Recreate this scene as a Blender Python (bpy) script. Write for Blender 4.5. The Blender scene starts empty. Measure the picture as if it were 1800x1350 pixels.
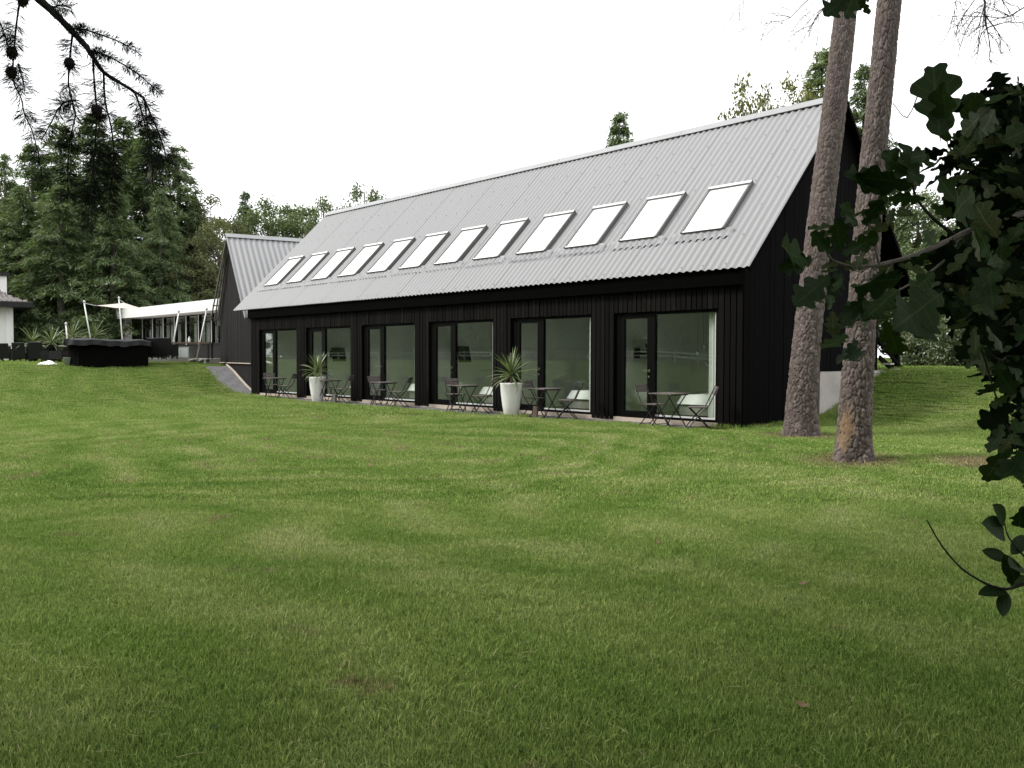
import bpy, math, random
import numpy as np
from mathutils import Matrix, Vector
from mathutils.kdtree import KDTree

S = bpy.context.scene
COL = S.collection
random.seed(7)
RNG = np.random.default_rng(7)
PI = math.pi

# ------------------------------------------------------------------ camera, sky, sun, exposure
YAW, PITCH, ROLL = -0.8045, -0.0322, 0.0014
CAM = np.array([29.12, -14.95, 1.3515]); FPX = 1472.7
FW = np.array([math.sin(YAW)*math.cos(PITCH), math.cos(YAW)*math.cos(PITCH), math.sin(PITCH)])
_r0 = np.array([math.cos(YAW), -math.sin(YAW), 0.0]); _u0 = np.cross(_r0, FW)
RT = math.cos(ROLL)*_r0 + math.sin(ROLL)*_u0
UP = math.cos(ROLL)*_u0 - math.sin(ROLL)*_r0
cd = bpy.data.cameras.new('camera'); cam = bpy.data.objects.new('camera', cd); COL.objects.link(cam)
cd.sensor_width = 36.0; cd.lens = FPX/1800*36.0; cd.clip_start = 0.05; cd.clip_end = 2000
m = Matrix.Identity(4)
for i in range(3):
    m[i][0] = RT[i]; m[i][1] = UP[i]; m[i][2] = -FW[i]; m[i][3] = CAM[i]
cam.matrix_world = m
S.camera = cam

SUN_EL, SUN_AZ_DIR = math.radians(48), np.array([-0.66, -0.75])   # direction the light comes from
w = bpy.data.worlds.new('World'); S.world = w; w.use_nodes = True
nt = w.node_tree; nt.nodes.clear()
sky = nt.nodes.new('ShaderNodeTexSky'); sky.sky_type = 'NISHITA'; sky.sun_disc = False
sky.sun_elevation = SUN_EL; sky.sun_rotation = math.atan2(SUN_AZ_DIR[0], SUN_AZ_DIR[1])
hs = nt.nodes.new('ShaderNodeHueSaturation'); hs.inputs['Saturation'].default_value = 0.10
mx = nt.nodes.new('ShaderNodeMix'); mx.data_type = 'RGBA'; mx.inputs[0].default_value = 0.85
mx.inputs[7].default_value = (12.6, 12.7, 12.9, 1)                 # even cloud cover
bg = nt.nodes.new('ShaderNodeBackground'); bg.inputs['Strength'].default_value = 0.092
wo = nt.nodes.new('ShaderNodeOutputWorld')
nt.links.new(sky.outputs[0], hs.inputs['Color']); nt.links.new(hs.outputs[0], mx.inputs[6])
nt.links.new(mx.outputs[2], bg.inputs['Color']); nt.links.new(bg.outputs[0], wo.inputs[0])
sd = bpy.data.lights.new('sun', 'SUN'); sd.energy = 2.2; sd.angle = math.radians(12); sd.color = (1, .965, .91)
sun = bpy.data.objects.new('sun', sd); COL.objects.link(sun)
sdir = Vector((SUN_AZ_DIR[0]*math.cos(SUN_EL), SUN_AZ_DIR[1]*math.cos(SUN_EL), math.sin(SUN_EL)))
sun.rotation_euler = sdir.to_track_quat('Z', 'Y').to_euler(); sun.location = (0, -20, 40)
S.view_settings.view_transform = 'Standard'; S.view_settings.look = 'None'
S.view_settings.gamma = 1.0; S.view_settings.exposure = 0.7; S.view_settings.use_curve_mapping = False
S.cycles.max_bounces = 9; S.cycles.diffuse_bounces = 6; S.cycles.glossy_bounces = 4
S.cycles.transmission_bounces = 4; S.cycles.transparent_max_bounces = 10
S.cycles.caustics_reflective = False; S.cycles.caustics_refractive = False

def ray(px, py): return FW + (px-900)/FPX*RT - (py-675)/FPX*UP
def P(px, py, D): return CAM + D*ray(px, py)
def project(p):
    d = np.asarray(p, float)-CAM; z = d@FW
    return 900+FPX*(d@RT)/z, 675-FPX*(d@UP)/z, z

# ------------------------------------------------------------------ terrain height
def sst(a, b, x):
    t = np.clip((x-a)/(b-a), 0, 1); return t*t*(3-2*t)
def edge_y(x):
    return -1.35 + 0.62*sst(14.5, 18.0, x) + 0.95*(1-sst(-.5, 6.5, x))
def ground(x, y):
    x = np.asarray(x, float); y = np.asarray(y, float)
    z = -0.17 + 0.10*sst(-5.5, -1.6, y) + 0.03*np.sin(x*.35+1)*np.sin(y*.3)
    z = z - 0.06*sst(24, 30, x)
    # bank that climbs to the terrace on the left
    q = np.clip((-y-1.0)/8.0, 0, 1)
    lo = -1.1 + 5.4*q; hi = -6.5 - 6.0*q
    t = np.clip((lo-x)/(lo-hi), 0, 1); t = .6*t+.4*sst(0, 1, t)
    z = z + (1.12-z)*np.where(x < lo, t*(.86+.08*sst(-6, -10, x)), 0)
    z = z + 0.16*sst(-7, -14, x)*sst(-6, 0, y)
    # bank on the right and the ground behind the barn
    rx = sst(19.5, 20.3, x)
    top = 1.06 - 0.020*np.clip(x-20.3, 0, 10)
    foot = 2.6 - 0.55*np.clip(x-20.3, 0, 8)
    tb = sst(0, 1, (y-foot)/np.maximum(7.6-foot, .1)) * rx
    z = z + (top-z)*tb
    z = np.where((y > 8.2), np.maximum(z, 1.05*sst(8.0, 8.6, y)), z)
    inside = (x > -0.60) & (x < 20.21) & (y > 0.0) & (y < 7.9)
    z = np.where(inside, -0.35, z)
    return z
def G(px, py, dmin=2.0, dmax=90.0):
    """where the view ray through a photo pixel meets the ground"""
    r = ray(px, py); D = np.arange(dmin, dmax, .05)
    p = CAM[None]+D[:, None]*r[None]
    h = p[:, 2]-ground(p[:, 0], p[:, 1])
    k = np.argmax(h < 0) if (h < 0).any() else len(D)-1
    return p[k].copy()

# ------------------------------------------------------------------ object helpers
def link(o, parent=None):
    COL.objects.link(o)
    if parent is not None: o.parent = parent
    return o
def tag(o, label=None, cat=None, group=None, kind=None):
    if label: o['label'] = label
    if cat: o['category'] = cat
    if group: o['group'] = group
    if kind: o['kind'] = kind
    return o
def empty(name, loc, label, cat, group=None, rz=0):
    o = bpy.data.objects.new(name, None); o.empty_display_size = .2
    o.location = Vector(loc); o.rotation_euler = (0, 0, rz)
    link(o); tag(o, label, cat, group); return o
def npmesh(name, V, F, mat=None, smooth=False):
    V = np.asarray(V, np.float32).reshape(-1, 3)
    me = bpy.data.meshes.new(name)
    if isinstance(F, np.ndarray):
        n, k = F.shape
        me.vertices.add(len(V)); me.vertices.foreach_set('co', V.ravel())
        me.loops.add(n*k); me.loops.foreach_set('vertex_index', F.astype(np.int32).ravel())
        me.polygons.add(n); me.polygons.foreach_set('loop_start', np.arange(n, dtype=np.int32)*k)
        me.polygons.foreach_set('loop_total', np.full(n, k, np.int32))
        me.update(calc_edges=True); me.validate()
    else:
        me.from_pydata(V.tolist(), [], F); me.update()
    if smooth: me.polygons.foreach_set('use_smooth', np.ones(len(me.polygons), bool))
    for mm in (mat if isinstance(mat, (list, tuple)) else [mat]):
        if mm: me.materials.append(mm)
    return me
class MB:
    def __init__(s): s.v = []; s.f = []
    def add(s, V, F):
        b = len(s.v); s.v += [tuple(map(float, p)) for p in V]; s.f += [tuple(i+b for i in f) for f in F]; return s
    def box(s, x0, x1, y0, y1, z0, z1, M=None):
        V = [(x, y, z) for z in (z0, z1) for y in (y0, y1) for x in (x0, x1)]
        if M is not None: V = [tuple(M @ Vector(p)) for p in V]
        return s.add(V, [(0, 2, 3, 1), (4, 5, 7, 6), (0, 1, 5, 4), (2, 6, 7, 3), (0, 4, 6, 2), (1, 3, 7, 5)])
    def bar(s, a, b, wd, dp, upv=(0, 0, 1)):
        a = Vector(a); b = Vector(b); d = (b-a); L = d.length; d.normalize()
        u = Vector(upv)
        if abs(d.dot(u)) > .98: u = Vector((1, 0, 0))
        x = d.cross(u).normalized(); y = x.cross(d)
        V = []
        for t in (a, b):
            for sx, sy in ((-1, -1), (1, -1), (1, 1), (-1, 1)): V.append(t+x*sx*wd/2+y*sy*dp/2)
        return s.add(V, [(3, 2, 1, 0), (4, 5, 6, 7), (0, 1, 5, 4), (1, 2, 6, 5), (2, 3, 7, 6), (3, 0, 4, 7)])
    def tube(s, pts, rad, n=6, cap=True):
        pts = [Vector(p) for p in pts]; m_ = len(pts)
        if not hasattr(rad, '__len__'): rad = [rad]*m_
        V = []; ref = Vector((0.31, 0.17, 0.93))
        for i, p in enumerate(pts):
            d = (pts[min(i+1, m_-1)]-pts[max(i-1, 0)])
            d = d.normalized() if d.length > 1e-9 else Vector((0, 0, 1))
            if abs(d.dot(ref)) > .95: ref = Vector((0.9, -.3, .1))
            x = d.cross(ref).normalized(); y = d.cross(x)
            for k in range(n):
                a = 2*PI*k/n; V.append(p+(x*math.cos(a)+y*math.sin(a))*rad[i])
        F = []
        for i in range(m_-1):
            for k in range(n):
                F.append((i*n+k, i*n+(k+1) % n, (i+1)*n+(k+1) % n, (i+1)*n+k))
        if cap: F.append(tuple(range(n-1, -1, -1))); F.append(tuple((m_-1)*n+k for k in range(n)))
        return s.add(V, F)
    def lathe(s, prof, n=24, c=(0, 0, 0)):
        V = []; F = []
        for r, z in prof:
            for k in range(n):
                a = 2*PI*k/n; V.append((c[0]+r*math.cos(a), c[1]+r*math.sin(a), c[2]+z))
        for i in range(len(prof)-1):
            for k in range(n): F.append((i*n+k, i*n+(k+1) % n, (i+1)*n+(k+1) % n, (i+1)*n+k))
        F.append(tuple(range(n-1, -1, -1))); F.append(tuple((len(prof)-1)*n+k for k in range(n)))
        return s.add(V, F)
    def sphere(s, c, r, n=12, sz=1.0):
        prof = [(max(r*math.sin(PI*i/(n//2)), 1e-4), -r*sz*math.cos(PI*i/(n//2))) for i in range(n//2+1)]
        return s.lathe(prof, n, c)
    def mesh(s, name, mat=None, smooth=False): return npmesh(name, s.v, s.f, mat, smooth)
    def obj(s, name, mat=None, parent=None, smooth=False):
        o = bpy.data.objects.new(name, s.mesh(name, mat, smooth)); return link(o, parent)
def mobj(name, me, parent=None, loc=None, rot=None, scale=None):
    o = bpy.data.objects.new(name, me); link(o, parent)
    if loc is not None: o.location = Vector(loc)
    if rot is not None: o.rotation_euler = rot
    if scale is not None: o.scale = scale
    return o
def kids(o): return [c for c in COL.objects if c.parent is o]
def dup(o, parent=None, depth=0):
    c = o.copy(); COL.objects.link(c)
    if parent is not None: c.parent = parent
    for ch in kids(o): dup(ch, c, depth+1)
    return c

# ------------------------------------------------------------------ materials
def nmat(name):
    mt = bpy.data.materials.new(name); mt.use_nodes = True
    t = mt.node_tree; t.nodes.clear(); o = t.nodes.new('ShaderNodeOutputMaterial')
    return mt, t, o
def N(t, ty, **kw):
    n = t.nodes.new(ty)
    for k, v in kw.items(): setattr(n, k, v)
    return n
def mixc(t, fac, a, b, mode='MIX'):
    n = N(t, 'ShaderNodeMix', data_type='RGBA', blend_type=mode)
    for sock, v in ((0, fac), (6, a), (7, b)):
        if isinstance(v, bpy.types.NodeSocket): t.links.new(v, n.inputs[sock])
        elif sock == 0: n.inputs[0].default_value = v
        else: n.inputs[sock].default_value = (*v[:3], 1)
    return n.outputs[2]
def math_(t, op, a, b=None, c=None):
    n = N(t, 'ShaderNodeMath', operation=op)
    for i, v in enumerate((a, b, c)):
        if v is None: continue
        if isinstance(v, bpy.types.NodeSocket): t.links.new(v, n.inputs[i])
        else: n.inputs[i].default_value = v
    return n.outputs[0]
def noise(t, scale, vec=None, detail=3, rough=.55, stretch=None):
    n = N(t, 'ShaderNodeTexNoise'); n.inputs['Scale'].default_value = scale
    n.inputs['Detail'].default_value = detail; n.inputs['Roughness'].default_value = rough
    if vec is not None:
        if stretch:
            mp = N(t, 'ShaderNodeMapping'); mp.inputs['Scale'].default_value = stretch
            t.links.new(vec, mp.inputs[0]); vec = mp.outputs[0]
        t.links.new(vec, n.inputs['Vector'])
    return n.outputs['Fac']
def ramp(t, fac, stops):
    n = N(t, 'ShaderNodeValToRGB'); e = n.color_ramp.elements
    while len(e) < len(stops): e.new(.5)
    for k, (p, c) in zip(e, stops): k.position = p; k.color = (*c[:3], 1) if len(c) > 2 else (c[0],)*3+(1,)
    t.links.new(fac, n.inputs[0]); return n.outputs[0]
def pm(name, col, rough=.6, var=.25, scale=6, bump=0, bscale=40, metal=0, spec=.4, rnd=0, stretch=None, world=True):
    mt, t, o = nmat(name)
    b = N(t, 'ShaderNodeBsdfPrincipled'); t.links.new(b.outputs[0], o.inputs[0])
    if world: vec = N(t, 'ShaderNodeNewGeometry').outputs['Position']
    else: vec = N(t, 'ShaderNodeTexCoord').outputs['Object']
    f = noise(t, scale, vec, 4, .6, stretch)
    lo = tuple(c*(1-var) for c in col); hi = tuple(min(c*(1+var), .95) for c in col)
    c = ramp(t, f, [(.3, lo), (.7, hi)])
    if rnd:
        r = N(t, 'ShaderNodeObjectInfo').outputs['Random']
        k = math_(t, 'MULTIPLY_ADD', r, 2*rnd, 1-rnd)
        cm = N(t, 'ShaderNodeCombineColor'); [t.links.new(k, cm.inputs[i]) for i in range(3)]
        c = mixc(t, 1, c, cm.outputs[0], 'MULTIPLY')
    t.links.new(c, b.inputs['Base Color'])
    b.inputs['Roughness'].default_value = rough; b.inputs['Metallic'].default_value = metal
    b.inputs['Specular IOR Level'].default_value = spec
    if bump:
        bn = N(t, 'ShaderNodeBump'); bn.inputs['Strength'].default_value = bump; bn.inputs['Distance'].default_value = .01
        t.links.new(noise(t, bscale, vec, 4, .6, stretch), bn.inputs['Height']); t.links.new(bn.outputs[0], b.inputs['Normal'])
    return mt
def leafmat(name, dark, light, under=None, trans=.3, rough=.5, obj_rnd=False, nscale=.5, gloss=.04, veins=False):
    mt, t, o = nmat(name)
    geo = N(t, 'ShaderNodeNewGeometry')
    r = N(t, 'ShaderNodeObjectInfo').outputs['Random'] if obj_rnd else geo.outputs['Random Per Island']
    n = noise(t, nscale, geo.outputs['Position'], 2)
    f = math_(t, 'ADD', math_(t, 'MULTIPLY', r, .55), math_(t, 'MULTIPLY', n, .55))
    c = ramp(t, f, [(.15, dark), (.85, light)])
    if under:
        c = mixc(t, geo.outputs['Backfacing'], c, mixc(t, r, tuple(u*.7 for u in under), under))
    if veins:      # pale midrib and side ribs
        q = N(t, 'ShaderNodeAttribute', attribute_name='q').outputs['Fac']; s = N(t, 'ShaderNodeAttribute', attribute_name='s').outputs['Fac']
        mid = ramp(t, s, [(.0, (1, 1, 1)), (.10, (0, 0, 0))])
        sd_ = math_(t, 'SINE', math_(t, 'MULTIPLY', math_(t, 'SUBTRACT', q, math_(t, 'MULTIPLY', s, .16)), 50.0))
        v = math_(t, 'MAXIMUM', mid, math_(t, 'MULTIPLY', ramp(t, sd_, [(.90, (0, 0, 0)), (1.0, (1, 1, 1))]), .6))
        c = mixc(t, math_(t, 'MULTIPLY', v, .8), c, mixc(t, 1, c, (2.6, 2.3, 2.6), 'MULTIPLY'))
        c = mixc(t, math_(t, 'MULTIPLY', ramp(t, noise(t, 55, geo.outputs['Position'], 3, .7), [(.62, (0, 0, 0)), (.72, (1, 1, 1))]), .45), c, (.045, .035, .015))
    d = N(t, 'ShaderNodeBsdfDiffuse'); t.links.new(c, d.inputs[0])
    tr = N(t, 'ShaderNodeBsdfTranslucent'); t.links.new(mixc(t, 1, c, (1, 1.05, .55), 'MULTIPLY'), tr.inputs[0])
    m1 = N(t, 'ShaderNodeMixShader'); m1.inputs[0].default_value = trans
    t.links.new(d.outputs[0], m1.inputs[1]); t.links.new(tr.outputs[0], m1.inputs[2])
    g = N(t, 'ShaderNodeBsdfGlossy'); g.inputs['Roughness'].default_value = rough
    m2 = N(t, 'ShaderNodeMixShader'); m2.inputs[0].default_value = gloss
    t.links.new(m1.outputs[0], m2.inputs[1]); t.links.new(g.outputs[0], m2.inputs[2]); t.links.new(m2.outputs[0], o.inputs[0])
    return mt

M = {}
def board_mat(name, col, rough=.7):
    mt, t, o = nmat(name); b = N(t, 'ShaderNodeBsdfPrincipled'); t.links.new(b.outputs[0], o.inputs[0])
    pos = N(t, 'ShaderNodeNewGeometry').outputs['Position']
    gr = noise(t, 1.0, pos, 5, .65, (38, 38, 1.6)); sp = noise(t, 1.0, pos, 3, .6, (22, 22, 7))
    r = N(t, 'ShaderNodeObjectInfo').outputs['Random']
    f = math_(t, 'ADD', math_(t, 'MULTIPLY', gr, .6), math_(t, 'MULTIPLY', r, .35))
    c = ramp(t, f, [(.25, tuple(x*.45 for x in col)), (.6, col), (.85, tuple(x*3.4 for x in col))])
    c = mixc(t, ramp(t, sp, [(.66, (0, 0, 0)), (.74, (.7, .7, .7))]), c, tuple(x*4.0 for x in col))
    t.links.new(c, b.inputs['Base Color']); b.inputs['Roughness'].default_value = rough
    b.inputs['Specular IOR Level'].default_value = .06
    bn = N(t, 'ShaderNodeBump'); bn.inputs['Strength'].default_value = .5; bn.inputs['Distance'].default_value = .006
    t.links.new(gr, bn.inputs['Height']); t.links.new(bn.outputs[0], b.inputs['Normal'])
    return mt
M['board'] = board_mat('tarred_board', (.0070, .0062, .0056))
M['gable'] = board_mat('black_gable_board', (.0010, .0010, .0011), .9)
M['clad'] = board_mat('weathered_dark_board', (.026, .024, .0245))
M['black'] = pm('black_paint', (.0022, .0022, .0022), .5, .1, spec=.08)
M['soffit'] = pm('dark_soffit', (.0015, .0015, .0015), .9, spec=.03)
M['plinth'] = pm('beige_plinth', (.44, .37, .30), .85, .15, 3, .3, 60)
M['concrete'] = pm('concrete_wall', (.40, .375, .345), .85, .15, 2.2, .3, 50)
M['gravel'] = None
M['roof'] = None
M['ridge'] = pm('ridge_metal', (.29, .298, .302), .5, .06, 2)
M['lead'] = pm('lead_apron', (.26, .26, .27), .55, .2, 5)
M['skyframe'] = pm('skylight_frame_grey', (.105, .105, .10), .45, .12, 5, spec=.5)
M['alu'] = pm('pale_aluminium', (.62, .63, .63), .35, .05, 4, spec=.5)
M['steel'] = pm('brushed_steel', (.62, .62, .60), .25, .1, 20, metal=1)
M['white'] = pm('white_render', (.80, .79, .77), .8, .04, 1.5, .15, 60)
M['whitepaint'] = pm('white_paint', (.82, .82, .81), .5, .03, 2)
M['palefence'] = pm('weathered_pale_paint', (.50, .49, .46), .7, .15, 2)
M['pot'] = pm('white_pot_glaze', (.80, .79, .77), .35, .04, 4, spec=.5)
M['linen'] = pm('white_linen', (.90, .91, .90), .9, .04, 4)
M['ceramic'] = pm('white_ceramic', (.82, .83, .82), .2, .02, 4, spec=.6)
M['curtain'] = pm('white_curtain', (.85, .86, .83), .9, .05, 4)
M['roomwall'] = pm('grey_room_plaster', (.86, .88, .85), .85, .06, 1.5)
M['roomfloor'] = pm('dark_room_floor', (.26, .26, .23), .6, .2, 3)
M['furn'] = pm('grey_brown_slats', (.115, .096, .092), .7, .25, 14)
M['iron'] = pm('dark_iron', (.011, .0105, .0105), .45, .2, 20)
M['wicker'] = pm('black_wicker', (.004, .0037, .0042), .6, .4, 45, .8, 90)
M['tarp'] = pm('black_tarpaulin', (.013, .0135, .015), .5, .3, 2, .5, 6, spec=.2)
M['tubwood'] = pm('dark_tub_panel', (.0020, .0018, .0017), .75, .35, 5, spec=.05, stretch=(9, 9, .6))
M['terrace'] = pm('terrace_slab', (.42, .40, .37), .85, .15, 1.2)
M['sail'] = pm('beige_sail_cloth', (.46, .41, .37), .85, .05, 1)
M['zinc'] = pm('zinc_pot', (.36, .38, .36), .5, .12, 8)
M['wood'] = pm('raw_wood', (.14, .10, .075), .75, .3, 10, .3, 30, stretch=(8, 8, 1))
M['greywood'] = pm('grey_batten_wood', (.145, .137, .115), .8, .2, 8, .3, 30)
M['tile'] = pm('grey_brown_tile', (.20, .185, .175), .8, .2, 3, .3, 30, rnd=.15)
M['redtile'] = pm('pinkish_tile', (.42, .33, .29), .8, .15, 3, .3, 30)
M['dark'] = pm('dark_trim', (.006, .006, .0065), .6, .2, 5)
M['stone'] = pm('grey_stone_wall', (.20, .19, .175), .85, .35, 5, .5, 12)
M['screen'] = pm('black_screen', (.008, .008, .009), .25, .1, 2, spec=.5)
M['trunk'] = pm('tree_bark', (.085, .070, .058), .9, .35, 5, .5, 14, stretch=(3, 3, .6))
M['palebark'] = pm('pale_tree_bark', (.20, .18, .16), .9, .3, 5, .4, 14, stretch=(3, 3, .6))
M['twig'] = pm('dark_twig', (.030, .024, .020), .85, .3, 30)
M['lighttwig'] = pm('grey_oak_twig', (.17, .155, .125), .8, .3, 30, .4, 90)
M['cone'] = pm('larch_cone', (.026, .016, .014), .8, .35, 60)
M['purple'] = pm('frame_pane_putty', (.07, .07, .085), .6, .1, 3)
M['conifer'] = leafmat('conifer_needles', (.034, .060, .022), (.155, .212, .088), trans=.34)
M['conifer2'] = leafmat('conifer_needles_pale', (.066, .098, .040), (.22, .28, .135), trans=.36)
M['decid'] = leafmat('broadleaf_foliage', (.045, .075, .026), (.155, .20, .080), trans=.3)
M['yellow'] = leafmat('yellowing_foliage', (.075, .092, .022), (.215, .215, .065), trans=.35)
M['birch'] = leafmat('birch_foliage', (.060, .075, .025), (.17, .18, .075), trans=.3)
M['hedge'] = leafmat('hedge_leaves', (.018, .034, .012), (.12, .155, .055), trans=.2, rough=.35, gloss=.08)
M['oak'] = leafmat('oak_leaf', (.007, .022, .005), (.036, .070, .020), under=(.125, .150, .095), trans=.14, rough=.45, obj_rnd=True, gloss=.020, veins=True)
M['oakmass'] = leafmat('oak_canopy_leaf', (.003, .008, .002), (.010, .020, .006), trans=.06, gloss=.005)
M['larch'] = leafmat('larch_needle', (.005, .010, .005), (.020, .032, .014), trans=.1)
M['sword'] = leafmat('sword_leaf', (.055, .095, .028), (.24, .29, .13), trans=.2, rough=.35, obj_rnd=True, nscale=5, gloss=.07)
M['browngreen'] = leafmat('dry_leaf', (.10, .045, .018), (.24, .15, .07), trans=.2)

def grain(name, cols, scale, dist, rough=.9):
    mt, t, o = nmat(name); b = N(t, 'ShaderNodeBsdfPrincipled'); t.links.new(b.outputs[0], o.inputs[0])
    pos = N(t, 'ShaderNodeNewGeometry').outputs['Position']
    v = N(t, 'ShaderNodeTexVoronoi'); v.inputs['Scale'].default_value = scale; t.links.new(pos, v.inputs['Vector'])
    sp = N(t, 'ShaderNodeSeparateColor'); t.links.new(v.outputs['Color'], sp.inputs[0])
    f = math_(t, 'ADD', math_(t, 'MULTIPLY', sp.outputs[0], .7), math_(t, 'MULTIPLY', noise(t, 1.2, pos, 3), .3))
    t.links.new(ramp(t, f, [(.1, cols[0]), (.5, cols[1]), (.95, cols[2])]), b.inputs['Base Color'])
    b.inputs['Roughness'].default_value = rough
    bn = N(t, 'ShaderNodeBump'); bn.inputs['Strength'].default_value = .8; bn.inputs['Distance'].default_value = dist
    t.links.new(v.outputs['Distance'], bn.inputs['Height']); t.links.new(bn.outputs[0], b.inputs['Normal'])
    return mt
M['gravel'] = grain('grey_gravel', [(.045, .045, .048), (.115, .113, .118), (.23, .225, .225)], 38, .012)

def roof_mat():
    mt, t, o = nmat('fibre_cement_roof'); b = N(t, 'ShaderNodeBsdfPrincipled'); t.links.new(b.outputs[0], o.inputs[0])
    pos = N(t, 'ShaderNodeNewGeometry').outputs['Position']
    a = noise(t, .8, pos, 4, .6); s = noise(t, 1, pos, 4, .6, (5, .7, .7)); f = noise(t, 60, pos, 2)
    r = N(t, 'ShaderNodeObjectInfo').outputs['Random']
    k = math_(t, 'ADD', math_(t, 'MULTIPLY', a, .35), math_(t, 'ADD', math_(t, 'MULTIPLY', s, .30), math_(t, 'ADD', math_(t, 'MULTIPLY', f, .15), math_(t, 'MULTIPLY', r, .08))))
    t.links.new(ramp(t, k, [(.2, (.252, .254, .258)), (.55, (.266, .268, .272)), (.9, (.282, .284, .287))]), b.inputs['Base Color'])
    b.inputs['Roughness'].default_value = .55; b.inputs['Specular IOR Level'].default_value = .35
    return mt
M['roof'] = roof_mat()

def glass_mat(name, tint, base, refl_rough=0.0):
    """clear double glazing: a mirror share that grows at glancing angles, the rest passes straight through"""
    mt, t, o = nmat(name)
    fr = N(t, 'ShaderNodeFresnel'); bf = N(t, 'ShaderNodeNewGeometry').outputs['Backfacing']
    t.links.new(math_(t, 'MULTIPLY_ADD', bf, 1/1.5-1.5, 1.5), fr.inputs[0])      # same share on the way in and on the way out
    k = math_(t, 'MINIMUM', math_(t, 'MULTIPLY_ADD', fr.outputs[0], 1.1, base), 1.0)
    tp = N(t, 'ShaderNodeBsdfTransparent'); tp.inputs[0].default_value = (*tint, 1)
    gl = N(t, 'ShaderNodeBsdfGlossy'); gl.inputs['Roughness'].default_value = refl_rough; gl.inputs[0].default_value = (.92, .97, .93, 1)
    ms = N(t, 'ShaderNodeMixShader'); t.links.new(k, ms.inputs[0]); t.links.new(tp.outputs[0], ms.inputs[1]); t.links.new(gl.outputs[0], ms.inputs[2])
    t.links.new(ms.outputs[0], o.inputs[0]); return mt
M['glass'] = glass_mat('green_tinted_glass', (.955, .975, .955), .024)
M['glass2'] = glass_mat('pavilion_glass', (.92, .93, .93), .03)
M['skyglass'] = None
def skyglass():
    mt, t, o = nmat('skylight_glass_sky_and_blind'); b = N(t, 'ShaderNodeBsdfPrincipled'); t.links.new(b.outputs[0], o.inputs[0])
    b.inputs['Base Color'].default_value = (.80, .80, .81, 1); b.inputs['Roughness'].default_value = .03  # white base puts the reflected sky into the colour, along with the blind
    b.inputs['Coat Weight'].default_value = 1.0; b.inputs['Coat IOR'].default_value = 1.9; b.inputs['Coat Roughness'].default_value = .02
    return mt
M['skyglass'] = skyglass()
M['ball'] = glass_mat('smoked_ball_glass', (.75, .8, .77), .08)

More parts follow.
